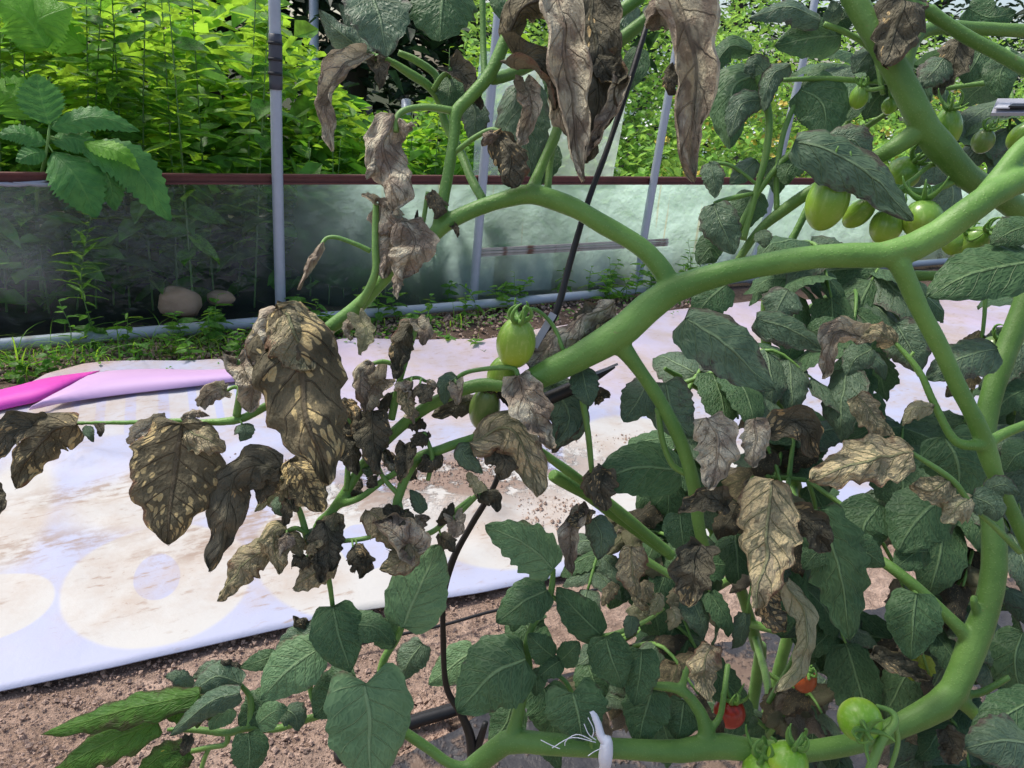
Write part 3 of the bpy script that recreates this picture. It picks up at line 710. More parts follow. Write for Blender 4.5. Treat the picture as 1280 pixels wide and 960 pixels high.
for pts, wp, offs, mt in (
    ([(62, 156), (52, 125), (45, 92)], 46, (.05, .06, .07), SERR), ([(62, 160), (120, 146), (175, 164)], 30, (.05, .03, .02), SERR),
    ([(100, 180), (165, 205), (214, 277)], 52, (.03, -.03, -.05), SERR), ([(105, 178), (150, 190), (175, 214)], 24, (.02, -.05, -.06), SERRB), ([(66, 190), (96, 222), (121, 272)], 58, (.04, -.03, -.05), SERR),
    ([(112, 195), (135, 220), (144, 264)], 36, (.04, -.01, -.02), SERR), ([(64, 176), (92, 172), (124, 186)], 34, (.05, .03, .02), SERR),
    ([(58, 190), (40, 192), (20, 202)], 24, (.05, .03, .02), SERR), ([(58, 180), (25, 166), (-5, 170)], 24, (.05, .06, .06), SERR),
    ([(40, 150), (20, 120), (-10, 110)], 60, (.12, .14, .15), SERRB), ([(60, 60), (30, 20), (-5, 5)], 60, (.2, .22, .22), SERRB), ([(20, 60), (50, 25), (90, 8)], 55, (.25, .22, .22), SERRB), ([(110, 60), (75, 40), (30, 45)], 50, (.3, .3, .3), SERRB)):
    serr_leaf(pts, wp, offs, mt, root)
for a, b in (((61, 170), (100, 180)), ((60, 180), (66, 190)), ((62, 172), (112, 195))):
    v, f = tube([(*W(*a, .05), .0025), (*W(*b, .035), .0018)], 6, 6); part('petiole', v, f, PET, root)

# small weeds by the ground pipe
GH = 'small weeds sprouting along the ground pipe'
def pipe_weed(px, py, hpx, nl, Ls, ms, label, grp=None, zoff=0, up=.4, lo=.3, lean=0, off=None):
    b = G(px, py); d = (b - CAM).length; t = b + Vector((lean * d / FPX, 0, hpx * d / FPX * 1.05)); b.z = -.012
    return weed(b, t, nl, Ls, ms, .0016, label, grp, name='small_weed', up=up, lo=lo)
pipe_weed(124, 428, 132, 34, (.05, .08), [WN2], 'upright narrow-leaved weed standing in front of the clear film', None, up=.5, lo=.35, lean=8)
pipe_weed(118, 430, 18, 5, (.05, .065), [WSM[0]], 'weed with broad bright leaves at the foot of the narrow-leaved weed', None, up=.1, lo=.3)
for px, py, h in ((262, 425, 30), (272, 412, 22), (20, 470, 16), (60, 462, 18), (180, 452, 18), (230, 455, 24), (300, 440, 22), (216, 440, 20), (330, 430, 18), (372, 402, 26), (398, 418, 20), (452, 415, 26), (470, 400, 30), (498, 398, 34), (512, 410, 18), (540, 402, 26), (575, 396, 24), (562, 378, 22), (640, 388, 20), (735, 372, 30), (755, 366, 26), (778, 372, 22), (810, 366, 24), (850, 356, 30), (870, 350, 28), (560, 432, 10), (590, 436, 12)):
    pipe_weed(px, py + 3, h * 1.3, rng.randint(8, 14), (.026, .052), WSM + [WM[0]], 'small leafy green weed sprouting beside the ground pipe', GH, up=.3, lo=.15, lean=rng.uniform(-6, 6))
for i in range(26):
    px = rng.uniform(-10, 860); py = 431 - .0857 * px + rng.uniform(8, 26)
    if px > 470: py = 431 - .0857 * px + rng.uniform(4, 14)
    pipe_weed(px, py, rng.uniform(24, 52), rng.randint(8, 16), (.03, .06), WSM + [WM[0], WM[2]], 'small leafy green weed sprouting beside the ground pipe', GH, up=.35, lo=.15, lean=rng.uniform(-12, 12))
pipe_weed(700, 372, 34, 12, (.04, .065), WSM, 'bushier weed with broad leaves beside the black twine', None, up=.2, lo=.3)
for px, py in ((860, 300), (878, 270), (856, 330), (885, 318)):
    b = W(px, 352, -.03); b.z = -.01; weed(b, W(px, py, -.03), 12, (.025, .045), WM, .0016, 'thin climbing weed in front of the stained film', 'thin weeds at the stained film', name='small_weed')
# ground-hugging foliage and grass
S = []
for _ in range(1500):
    px = rng.uniform(-60, 900); yl = interp([(-60, 452), (0, 448), (350, 416), (600, 398), (900, 360)], px); p = G(px, yl + abs(rng.gauss(0, 16)))
    if px > 520 and rng.random() < .55: continue
    L = rng.uniform(.008, .022); S.append((p + Vector((0, 0, rng.uniform(.0, .03))), rdir(.4), rnorm(), L, L * rng.uniform(.35, .6)))
v, f = leafcloud(S); kind(link('ground_cover', mesh('ground_cover', v, f, False), WEED), 'stuff')
v, f = [], []
def blade(p, dirv, L, wd):
    o = len(v); s = dirv.cross(Vector((0, 0, 1))).normalized() * wd
    for i in range(6):
        t = i / 5; q = p + dirv * (L * .7 * t * t) + Vector((0, 0, L * (t - .55 * t * t)))
        v.append(q + s * (1 - t)); v.append(q - s * (1 - t) + Vector((0, 0, .0005)))
    for i in range(5): a = o + 2 * i; f.append((a, a + 2, a + 3, a + 1))
for _ in range(300):
    px = rng.choice([rng.gauss(30, 25), rng.gauss(150, 60), rng.gauss(230, 40), rng.uniform(0, 330), rng.uniform(330, 600)]); py = interp([(0, 455), (350, 428), (600, 402)], px) + rng.gauss(0, 10)
    a = rng.uniform(0, 6.28); blade(G(px, py) - Vector((0, 0, .008)), Vector((math.cos(a), math.sin(a), 0)), rng.choice([.05, .07, .1, .16]), rng.uniform(.0008, .0022))
for px, py, L in ((24, 462, .30), (28, 466, .26), (20, 460, .22), (150, 450, .18), (168, 452, .2), (232, 450, .2), (222, 450, .16), (120, 452, .15)):
    a = rng.uniform(-1, 3.5); blade(G(px, py) - Vector((0, 0, .008)), Vector((math.cos(a), math.sin(a), 0)), L, .0028)
kind(link('grass', mesh('grass', v, f), WEEDL), 'stuff')

# dark trees beyond
def tree(px, d, rad, h, i):
    b = P(px, 100, d); b.z = 0
    root = empty('dark_tree', b, 'dark shaded tree standing beyond the weeds', 'tree', 'dark trees beyond the weeds')
    v, f = tube([(*b, .14), (*(b + Vector((.1, 0, h * .5))), .1), (*(b + Vector((0, .1, h * .95))), .03)], 8, 10); 
    lst = [(v, f)]
    for k in range(7):
        q = b + Vector((0, 0, h * (.25 + .09 * k))); e = q + Vector((rng.gauss(0, 1), rng.gauss(0, 1), .4)).normalized() * rad * .8
        lst.append(tube([(*q, .05), (*((q + e) / 2 + Vector((0, 0, .1))), .03), (*e, .01)], 5, 5))
    part('trunk', *merge(lst), BARK, root, origin=b)
    S = []
    cl = [(Vector((rng.gauss(0, .5) * rad, rng.gauss(0, .5) * rad, h * rng.uniform(.12, 1))), rng.uniform(.3, .6) * rad) for _ in range(26)]
    for _ in range(2600):
        c, r = rng.choice(cl); p = b + c + Vector((rng.gauss(0, 1), rng.gauss(0, 1), rng.gauss(0, 1))).normalized() * r * rng.random() ** .4
        L = rng.uniform(.09, .18); S.append((p, rdir(0), rnorm(), L, L * .5))
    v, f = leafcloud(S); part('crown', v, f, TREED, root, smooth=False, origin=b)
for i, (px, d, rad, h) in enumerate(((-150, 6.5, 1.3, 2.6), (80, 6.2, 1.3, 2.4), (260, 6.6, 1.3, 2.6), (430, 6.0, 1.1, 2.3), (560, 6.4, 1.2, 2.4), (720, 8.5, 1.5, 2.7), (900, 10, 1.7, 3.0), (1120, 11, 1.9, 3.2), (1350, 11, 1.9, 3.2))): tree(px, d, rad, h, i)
# =================================================================== TOMATO PLANTS
STEMPX = []           # (x, y, depth, world) samples of every stem, for attaching leaves
class Plant:
    def __init__(s, base, label, mat):
        s.root = empty('tomato_plant', base, label, 'tomato plant', 'tomato plants in the greenhouse'); s.base = base; s.mat = mat
        s.thick = []; s.samples = []
    def stem(s, pts, thick=True, name='petiole', sides=None, extra=None):
        """pts: (x, y, depth, radius in pixels); extra: world rows (x,y,z,r) put before"""
        c = catmull([(x, y, d * 600, r) for x, y, d, r in pts], max(6, len(pts) * 6))
        rows = [(*P(x, y, d / 600), max(r, .6) * (d / 600) / FPX) for x, y, d, r in c]
        for (x, y, d, r), q in zip(c, rows): s.samples.append((x, y, d / 600, Vector(q[:3]), q[3]))
        if extra: rows = extra + rows
        if thick: s.thick.append(rows)
        else:
            v, f = tube(rows, sides or 7, None, .12); part(name, v, f, PET, s.root, origin=s.base)
    def build(s, voxel=.0011):
        v, f = merge([tube(r, 14, None, .10) for r in s.thick])
        me = mesh('stem_raw', v, f); o = bpy.data.objects.new('stem_raw', me); COL.objects.link(o)
        m = o.modifiers.new('r', 'REMESH'); m.mode = 'VOXEL'; m.voxel_size = voxel; m.use_smooth_shade = True
        m2 = o.modifiers.new('s', 'SMOOTH'); m2.iterations = 7; m2.factor = .55
        dg = bpy.context.evaluated_depsgraph_get(); ne = bpy.data.meshes.new_from_object(o.evaluated_get(dg))
        bpy.data.objects.remove(o); ne.transform(Matrix.Translation(-s.base)); ne.materials.clear(); ne.materials.append(s.mat); ne.name = 'stem'
        ne.polygons.foreach_set('use_smooth', [True] * len(ne.polygons))
        link('stem', ne, None, s.root)
    def near(s, x, y, maxpx=45):
        b = None
        for q in s.samples:
            e = math.hypot(q[0] - x, q[1] - y)
            if e < maxpx and (b is None or e < b[0]): b = (e, q)
        return b

# shape presets: fold, edge curl, crumple, lobes depth, lobe count, roundness
PRE = dict(green=(.18, .25, .05, .05, 6, .85), lgreen=(.16, .25, .05, .045, 6, .85), gp=(.22, .45, .07, .07, 6, .85), gspot=(.30, .5, .07, .14, 5, .8),
           dry=(.4, 1.3, .24, .12, 4, .75), dark=(.3, .9, .22, .14, 4, .75), hero=(.12, .6, .16, .12, 5, .8), tan=(.2, .8, .18, .12, 5, .75),
           pale=(.35, 1.4, .16, .15, 5, .85), yellow=(.2, .4, .08, .08, 5, .85))
def leaf_verts(rows, wd, facing, kindn, nu=34, nv=12, fold=None, curl=None, crump=None, lobe=None, roll=0, twist=0, seed=0, heart=.16, asym=0):
    p = PRE[kindn]; fold = p[0] if fold is None else fold; curl = p[1] if curl is None else curl
    crump = p[2] if crump is None else crump; lobe = p[3] if lobe is None else lobe; nl = p[4]; rd = p[5]
    c = catmull([(*q, 0) for q in rows], nu); L = sum(math.dist(c[i][:3], c[i + 1][:3]) for i in range(nu))
    v, uv = [], []
    so = Vector((seed * 3.17, seed * 1.7, seed * .91))
    shr = sum(math.cos(min(1.5, abs(fold + curl * ((m + .5) / 8) ** 2))) for m in range(8)) / 8
    wd = wd / max(.5, shr) ** .9
    soft = kindn in ('dry', 'dark', 'hero', 'tan', 'pale')
    for i in range(nu + 1):
        u = i / nu; o = Vector(c[i][:3]); tg = (Vector(c[min(nu, i + 1)][:3]) - Vector(c[max(0, i - 1)][:3])).normalized()
        n = facing - tg * facing.dot(tg)
        if n.length < 1e-3: n = tg.orthogonal()
        n.normalize(); n = Matrix.Rotation(R(roll + twist * (u - .3)), 3, tg) @ n; s = tg.cross(n)
        e = math.sin(math.pi * u ** .62) ** (rd * .82) if 0 < u < 1 else 0.0
        for k in range(nv + 1):
            q = (k / nv) * 2 - 1; sg = 1 if q >= 0 else -1; a = abs(q)
            saw = ((u * nl + (.37 if sg > 0 else 0) + seed * .13) % 1.0)
            saw = saw / .72 if saw < .72 else (1 - saw) / .28
            saw = .5 - .5 * math.cos(math.pi * saw)
            hw = wd * .5 * e * (1 - lobe * 1.4 * (1 - saw) * (u > .08)) * (1 + asym * sg)
            hw *= 1 + .10 * mnoise.noise(Vector((u * 4, sg * 3, seed))) + (.16 if soft else .04) * mnoise.noise(Vector((u * 11, sg * 5, seed + 4)))
            # bend the half blade: fold at the midrib, curling more to the margin
            cl = curl * (1 + .6 * mnoise.noise(Vector((u * 3.1, sg * 2.0 + 9, seed))))
            lat = out = 0.0; st = 6
            for m in range(st):
                x = a * (m + .5) / st; ang = fold + cl * x * x
                lat += math.cos(ang) * a / st; out += math.sin(ang) * a / st
            pt = o + s * (sg * lat * hw) + n * (-out * hw if curl * fold >= 0 else out * hw)
            pt = pt - tg * (heart * 1.5 * wd * a * a * min(1, e * 1.3) * math.exp(-u * 6)) + tg * (a * hw * .12)
            # quilting between lateral veins + crumple
            tt = u * 6 - a * 1.5 + (.45 if sg > 0 else 0)
            pt = pt + n * (wd * (.03 if lobe < .2 else .022) * (abs((tt % 1) - .5) * -2 + 1) * a ** .5 * (1 - a * .4))
            if crump:
                z = Vector((u * L, q * wd * .5, 0)) / wd * 2.6 + so
                pt = pt + n * (wd * crump * mnoise.noise(z)) + s * (wd * crump * .35 * mnoise.noise(z + Vector((9, 2, 1)))) + n * (wd * crump * .45 * mnoise.noise(z * 2.7) * (.4 + a))
                pt = pt + n * (wd * crump * .16 * mnoise.noise(z * 6.5))
            v.append(pt); uv.append((u, k / nv))
    f = []
    for i in range(nu):
        for k in range(nv): b = i * (nv + 1) + k; f.append((b, b + nv + 1, b + nv + 2, b + 1))
    return v, f, uv
NLEAF = [0]
def leaf(pl, kindn, pts, wpx, d=None, dd=0.0, pet=True, off=.010, up=.25, prad=2.4, lab=None, **kw):
    """pts: midrib pixels base to tip, d: depth at the base (taken from the nearest stem if None), dd: change of depth to the tip"""
    x, y = pts[0][:2]; nb = pl.near(x, y)
    if d is None: d = (nb[1][2] if nb else .5) - off
    n = len(pts) - 1
    wp = [P(q[0], q[1], d + dd * i / n - (off * .6 if 0 < i else 0)) for i, q in enumerate(pts)]
    wd = wpx * d / FPX; NLEAF[0] += 1
    face = ((CAM - wp[0]).normalized() + Vector((0, 0, up))).normalized()
    if kindn in ('dry', 'dark', 'pale', 'tan'): kw.setdefault('twist', rng.uniform(-45, 45))
    if kindn in ('dry', 'dark', 'pale') and rng.random() < .4:
        kw['fold'] = -abs(kw.get('fold', PRE[kindn][0])); kw['curl'] = -abs(kw.get('curl', PRE[kindn][1]))
    v, f, uv = leaf_verts(wp, wd, face, kindn, seed=NLEAF[0] * 1.37, **kw)
    o = part('leaf', v, f, LM[kindn], pl.root, uv, origin=wp[0])
    if lab: o['label'] = lab
    if pet and nb and nb[0] < 45:
        a = nb[1][3]; b = wp[0] + (wp[1] - wp[0]) * .06; m = (a + b) / 2 + Vector((0, 0, (a - b).length * .18)); r = prad * d / FPX
        v, f = tube([(*a, r * 1.25), (*m, r), (*b, r * .8)], 6, 8); part('petiole', v, f, PET, pl.root, origin=a)
    return o

# ---- plant one: the thick branch across the middle
base1 = G(1440, 860)
A = Plant(base1, 'tomato plant with a thick bare green branch and many withered brown leaves', STEM)
A.stem([(1390, 420, .50, 17), (1370, 300, .46, 17), (1335, 238, .44, 17), (1290, 222, .43, 16), (1240, 243, .425, 17), (1200, 272, .425, 18), (1160, 300, .43, 18), (1110, 318, .43, 17), (1030, 320, .435, 15), (950, 332, .44, 15), (885, 347, .445, 16), (830, 368, .45, 19), (785, 408, .455, 21), (740, 438, .46, 19), (700, 458, .465, 17), (662, 477, .47, 15)],
       extra=[(*base1, .009)])
A.stem([(672, 474, .47, 12), (642, 482, .475, 9), (602, 481, .48, 8.5), (568, 491, .48, 8.5), (530, 511, .485, 8), (491, 542, .49, 7.5), (455, 580, .49, 7), (433, 613, .49, 6.5), (413, 641, .49, 6), (397, 655, .49, 5), (387, 690, .49, 4)])
A.stem([(1300, 170, .44, 12), (1275, 190, .435, 13), (1240, 232, .43, 12), (1200, 272, .43, 10)])
A.stem([(840, 362, .45, 15), (828, 338, .45, 13), (800, 308, .45, 12.5), (749, 278, .45, 12.5), (716, 259, .45, 12.5), (666, 243, .45, 13), (632, 249, .45, 11), (598, 260, .45, 10), (561, 277, .45, 10.5), (543, 293, .45, 10), (522, 312, .452, 9), (491, 338, .455, 9), (468, 362, .457, 8.5), (444, 386, .46, 9), (410, 412, .46, 9), (390, 435, .46, 7), (370, 465, .46, 6), (350, 495, .46, 5.5), (325, 512, .46, 5.5), (296, 525, .46, 5.5), (252, 528, .46, 4.5), (215, 526, .46, 4), (168, 528, .46, 3.5), (92, 529, .46, 3)])
A.stem([(548, 287, .45, 9.5), (551, 265, .45, 8), (560, 218, .45, 7.5), (568, 168, .45, 7.5), (570, 141, .45, 8.5), (588, 121, .45, 8.5), (612, 93, .45, 8.5), (629, 56, .45, 8.5), (642, 20, .45, 8), (655, -25, .45, 8)])
A.stem([(664, 240, .452, 9), (679, 203, .455, 7), (692, 175, .46, 7), (704, 140, .47, 7), (720, 105, .48, 7.5), (745, 76, .48, 8), (765, 58, .48, 8.5), (788, 40, .48, 8.5), (815, 18, .48, 8.5), (850, -15, .48, 8.5)])
A.stem([(614, 100, .455, 7), (640, 92, .47, 8), (672, 76, .48, 8), (710, 52, .48, 8.5), (745, 32, .48, 9), (770, 18, .48, 9), (802, -5, .48, 9)])
A.stem([(748, 30, .48, 7), (752, 8, .48, 7), (754, -20, .48, 7)])
A.stem([(604, 250, .455, 6), (590, 225, .465, 6), (578, 195, .475, 6), (565, 170, .48, 6), (555, 150, .48, 5.5), (550, 128, .48, 5.5), (536, 108, .475, 6), (514, 93, .47, 6), (488, 77, .465, 5), (460, 67, .46, 4)])
A.stem([(1118, 320, .43, 14), (1128, 338, .43, 13), (1149, 385, .435, 11.5), (1175, 434, .44, 11), (1197, 482, .445, 10.5), (1220, 527, .45, 11), (1232, 558, .455, 12), (1246, 599, .46, 9.5), (1269, 647, .465, 9), (1300, 715, .47, 9)])
A.stem([(768, 422, .458, 15), (784, 442, .46, 11), (803, 468, .465, 9), (823, 498, .47, 9), (845, 539, .475, 9), (858, 572, .48, 9), (868, 612, .485, 9), (874, 660, .49, 8), (885, 700, .50, 7)])
A.stem([(1228, 557, .452, 8), (1194, 551, .45, 6), (1167, 503, .45, 5), (1149, 464, .45, 4.5), (1119, 428, .455, 3.5)])
A.stem([(1232, 556, .455, 8), (1255, 542, .455, 7), (1295, 526, .455, 6)])
A.stem([(495, 655, .485, 5), (497, 625, .485, 6), (518, 577, .485, 7), (551, 562, .485, 6.5), (590, 548, .485, 6), (625, 538, .49, 5.5), (655, 550, .50, 5.5), (702, 583, .51, 6), (739, 610, .52, 6), (775, 640, .53, 7), (835, 690, .55, 7)])
A.stem([(690, 593, .515, 8), (700, 599, .52, 9), (736, 620, .54, 8), (780, 652, .56, 7.5), (840, 695, .58, 7)])
A.stem([(420, 632, .49, 5), (450, 622, .487, 4.5), (480, 600, .487, 4.5), (505, 585, .486, 4.5)])
for p in ([(569, 139, .45, 5), (536, 134, .445, 4.5), (509, 137, .44, 4.5), (497, 146, .438, 4), (495, 165, .437, 3.5)], [(566, 192, .45, 3.5), (595, 171, .445, 3.5), (615, 162, .442, 3.5), (629, 167, .44, 3)],
          [(449, 382, .455, 6), (462, 360, .45, 5.5), (470, 336, .448, 5), (469, 305, .447, 4.5), (470, 255, .447, 4)], [(463, 314, .448, 3.5), (444, 305, .445, 3), (421, 297, .443, 3), (408, 298, .442, 2.5), (402, 306, .44, 2.5)],
          [(525, 305, .45, 3), (529, 278, .448, 3), (535, 240, .448, 3)], [(693, 172, .462, 4), (688, 200, .465, 4.5), (684, 246, .46, 5)], [(603, -10, .46, 4), (604, 50, .46, 4), (606, 102, .455, 4)],
          [(489, 524, .488, 5), (501, 470, .48, 4), (517, 418, .478, 4), (520, 404, .478, 3)], [(497, 458, .48, 3), (480, 452, .478, 3), (464, 455, .476, 2.5)], [(500, 478, .48, 3), (520, 472, .478, 2.5), (533, 477, .476, 2)],
          [(296, 520, .458, 5), (300, 492, .455, 4.5), (302, 468, .454, 4), (296, 450, .453, 3)], [(300, 486, .456, 2.5), (292, 484, .455, 2.5), (282, 490, .454, 2)],
          [(563, 490, .48, 3), (575, 470, .472, 3), (600, 462, .466, 3), (640, 460, .463, 3.5), (648, 470, .462, 3)], [(433, 613, .488, 4), (437, 560, .484, 3.5), (441, 535, .482, 3.5), (432, 520, .48, 3)],
          [(437, 540, .482, 3), (425, 532, .48, 3)], [(535, 600, .485, 3), (540, 570, .48, 3), (530, 540, .478, 2.5)], [(387, 685, .49, 5), (375, 640, .485, 4), (360, 615, .48, 4), (345, 605, .478, 3)],
          [(387, 668, .488, 3.5), (370, 660, .484, 3), (358, 664, .482, 2.5)], [(388, 690, .488, 3.5), (420, 678, .485, 3), (460, 672, .482, 3), (500, 655, .482, 3)], [(822, 510, .472, 4), (828, 550, .478, 4), (840, 580, .482, 4), (856, 592, .484, 4)],
          [(547, 122, .480, 5), (545, 95, .48, 5), (520, 76, .474, 5), (498, 66, .47, 4)], [(542, 112, .47, 4), (552, 96, .465, 3.5), (565, 86, .462, 3)], [(1149, 470, .45, 2), (1138, 450, .452, 2), (1142, 440, .452, 2)],
          [(498, 626, .485, 4), (505, 650, .483, 3), (515, 668, .482, 3)], [(500, 620, .485, 3.5), (480, 598, .483, 3), (470, 575, .482, 2.5)], [(560, 655, .50, 4), (590, 625, .50, 3.5), (600, 615, .50, 3)], [(500, 675, .49, 3), (540, 665, .495, 3.5), (568, 640, .50, 3.5), (590, 622, .50, 3)],
          [(386, 690, .49, 4), (405, 705, .495, 3.5), (412, 730, .50, 3.5), (416, 758, .505, 3)], [(728, 500, .49, 4), (735, 540, .49, 4), (740, 590, .50, 3.5)], [(790, 690, .53, 5), (840, 720, .53, 5)],
          [(1275, 690, .465, 4), (1245, 660, .455, 4), (1215, 632, .45, 3.5), (1190, 600, .446, 4), (1140, 566, .444, 3)]):
    A.stem(p, False)
A.build()

def LA(*a, **k): return leaf(A, *a, **k)
# upper left group
LA('gp', [(462, -14), (474, 20), (484, 72)], 84, d=.452, curl=-.3, lab='grey-green leaf with pale dry margin')
LA('gp', [(464, 66), (430, 45), (398, 12)], 40, d=.46, fold=.6, curl=.8)
LA('gp', [(466, 64), (445, 35), (425, 5)], 30, d=.472, fold=.5)
LA('green', [(556, -32), (552, 10), (550, 52)], 96, d=.455, curl=.5, lobe=.1)
LA('dry', [(456, 68), (425, 84), (410, 125), (415, 190)], 36, d=.455, pet=False, fold=.7)
LA('dark', [(470, 74), (473, 92), (474, 112)], 28, d=.457)
LA('dry', [(492, 146), (482, 190), (492, 230), (496, 268)], 58, d=.437, pet=False, curl=1.1, lab='hanging withered brown leaf')
LA('dry', [(486, 180), (472, 205), (458, 224)], 24, d=.44, pet=False)
LA('dry', [(500, 150), (510, 158), (516, 162)], 22, d=.437, pet=False)
LA('dark', [(562, 86), (585, 98), (602, 138)], 32, d=.462, pet=False, fold=.6)
LA('green', [(562, 96), (562, 115), (558, 138)], 40, d=.475)
LA('gp', [(592, 128), (594, 150), (590, 178)], 36, d=.47)
LA('hero', [(636, 48), (652, 10), (690, 6), (706, 50)], 46, d=.445, pet=False, fold=.7, curl=1.3, up=.1)
LA('dry', [(692, -20), (706, 50), (716, 130), (727, 228)], 58, d=.430, dd=-.008, pet=False, fold=.5, curl=1.4, crump=.2, lab='large withered grey-brown leaf hanging with rolled margins')
LA('dark', [(735, -20), (746, 60), (742, 130), (730, 205)], 84, d=.438, pet=False, fold=-.2, curl=-.9, crump=.2, lobe=.2)
LA('dry', [(775, 95), (768, 130), (750, 165), (732, 200)], 26, d=.434, pet=False, fold=.7, curl=1.2)
LA('dark', [(742, 70), (765, 92), (785, 100)], 44, d=.436, pet=False, fold=.3)
LA('dark', [(645, 72), (672, 84), (688, 110), (690, 140)], 50, d=.445, pet=False, fold=-.7, curl=-1.6)
LA('dry', [(690, 80), (702, 105), (700, 140), (712, 170)], 34, d=.446, pet=False)
LA('dry', [(655, 100), (662, 135), (648, 182)], 32, d=.442, pet=False)
LA('dark', [(628, 164), (636, 195), (641, 235)], 52, d=.438, pet=False, fold=.45)
LA('dry', [(622, 166), (610, 172), (602, 182)], 18, d=.438, pet=False)
LA('gp', [(655, 105), (655, 155), (664, 222)], 72, d=.475, pet=False, curl=.7)
LA('green', [(690, 180), (684, 205), (672, 232)], 34, d=.475, pet=False)
LA('dry', [(832, -22), (858, 40), (868, 105), (858, 165), (870, 226)], 84, d=.45, pet=False, fold=.8, curl=1.3, crump=.2, lab='long withered leaf rolled into a tube')
LA('dry', [(850, 8), (830, 14), (808, 32)], 46, d=.445, pet=False, curl=1.2)
LA('dark', [(842, 80), (838, 105), (846, 118)], 22, d=.455, pet=False)
LA('green', [(775, 30), (750, 55), (735, 72)], 40, d=.50, pet=False); LA('green', [(800, 60), (790, 90), (770, 120)], 36, d=.505, pet=False)
LA('gp', [(790, 5), (770, 40), (768, 66)], 44, d=.51, pet=False); LA('green', [(690, 60), (690, 90), (688, 130)], 30, d=.505, pet=False)
LA('green', [(628, -20), (622, 2), (628, 26)], 22, d=.47, pet=False)
# left group
LA('dry', [(403, 304), (390, 325), (372, 362)], 22, d=.44, pet=False, fold=.9)
LA('dry', [(472, 254), (488, 275), (505, 300)], 46, d=.447, pet=False); LA('dry', [(470, 252), (462, 248), (452, 242)], 14, d=.447, pet=False)
LA('dry', [(482, 262), (486, 305), (478, 348)], 42, d=.452, pet=False)
LA('dry', [(508, 278), (515, 310), (502, 350)], 64, d=.438, pet=False, fold=.15, curl=.8, lab='crumpled dark brown leaf'); LA('dry', [(500, 335), (497, 352), (496, 374)], 16, d=.44, pet=False)
LA('dark', [(540, 240), (546, 255), (544, 274)], 26, d=.447, pet=False); LA('dark', [(566, 282), (570, 288), (572, 297)], 11, d=.447, pet=False); LA('dark', [(525, 284), (521, 275), (522, 262)], 8, d=.447, pet=False)
LA('pale', [(450, 396), (456, 415), (450, 444)], 30, d=.455, pet=False, curl=1.6); LA('dry', [(438, 398), (434, 412), (440, 425)], 14, d=.452, pet=False)
LA('dark', [(520, 402), (502, 425), (496, 474)], 34, d=.476, pet=False, fold=.5); LA('dry', [(520, 402), (532, 415), (528, 432)], 22, d=.474, pet=False)
LA('dry', [(465, 454), (450, 470), (456, 516)], 24, d=.474, pet=False)
LA('dark', [(466, 514), (466, 550), (474, 593)], 50, d=.478, pet=False, fold=.15, curl=.7); LA('dark', [(505, 556), (506, 580), (500, 604)], 28, d=.48, pet=False)
LA('dry', [(478, 476), (466, 485), (458, 515)], 40, d=.492, pet=False); LA('dry', [(533, 476), (540, 482), (536, 492)], 14, d=.476, pet=False); LA('dry', [(524, 520), (514, 514), (518, 530)], 14, d=.48, pet=False)
LA('gp', [(571, 470), (558, 482), (556, 506)], 28, d=.472, pet=False); LA('dark', [(535, 540), (522, 550), (514, 560)], 24, d=.478, pet=False)
LA('dry', [(646, 470), (664, 512), (688, 562)], 52, d=.46, pet=False, fold=.25, curl=.5, lab='brown leaf hanging below the thick branch')
LA('tan', [(590, 555), (632, 536), (656, 570), (674, 620)], 62, d=.478, pet=False, fold=.3); LA('dark', [(610, 548), (630, 575), (625, 600)], 44, d=.48, pet=False)
LA('gp', [(592, 556), (580, 568), (604, 592)], 28, d=.482, pet=False); LA('dark', [(600, 500), (570, 505), (540, 520)], 34, d=.50, pet=False)
LA('hero', [(348, 386), (368, 440), (388, 520), (412, 606)], 122, d=.437, dd=-.012, pet=False, fold=.22, curl=.85, crump=.17, lab='big withered leaf blotched tan and olive')
LA('tan', [(352, 384), (366, 415), (392, 462)], 78, d=.431, pet=False, fold=.35, curl=.9, crump=.22)
LA('dry', [(352, 388), (330, 430), (318, 462)], 56, d=.44, pet=False, fold=.3, curl=.8); LA('tan', [(372, 398), (400, 425), (412, 452)], 50, d=.444, pet=False, curl=1.)
LA('hero', [(228, 530), (216, 600), (211, 682)], 112, d=.445, pet=False, fold=.06, curl=.5, crump=.10, lab='broad brown leaf with tan blotches between its veins')
LA('tan', [(225, 532), (250, 545), (282, 562)], 46, d=.449, pet=False)
LA('dark', [(352, 582), (318, 580), (288, 610), (282, 655), (262, 714)], 60, d=.455, pet=False, fold=.35, curl=.5, lab='dark drooping leaf'); LA('dark', [(345, 584), (332, 600), (325, 630)], 36, d=.465, pet=False)
LA('hero', [(97, 530), (60, 540), (35, 570), (18, 612)], 60, d=.452, pet=False, fold=.5, curl=.5); LA('dark', [(60, 530), (15, 540), (-18, 590)], 44, d=.456, pet=False); LA('dark', [(-8, 610), (-4, 630), (-12, 650)], 24, d=.45, pet=False)
LA('dry', [(207, 522), (182, 534), (162, 555)], 20, d=.452, pet=False); LA('gp', [(108, 532), (112, 542), (117, 553)], 14, d=.455, pet=False); LA('dark', [(124, 531), (126, 538), (124, 546)], 13, d=.456, pet=False); LA('dry', [(226, 522), (245, 516), (262, 520)], 13, d=.455, pet=False)
LA('dry', [(283, 489), (266, 492), (250, 508)], 28, d=.452, pet=False); LA('dry', [(297, 450), (312, 475), (312, 516)], 42, d=.452, pet=False); LA('dry', [(296, 450), (285, 450), (276, 446)], 18, d=.451, pet=False)
LA('hero', [(364, 572), (384, 605), (404, 640)], 64, d=.478, pet=False, fold=.2); LA('dark', [(425, 532), (436, 560), (446, 594)], 40, d=.48, pet=False); LA('dark', [(430, 500), (440, 520), (438, 545)], 34, d=.484, pet=False)
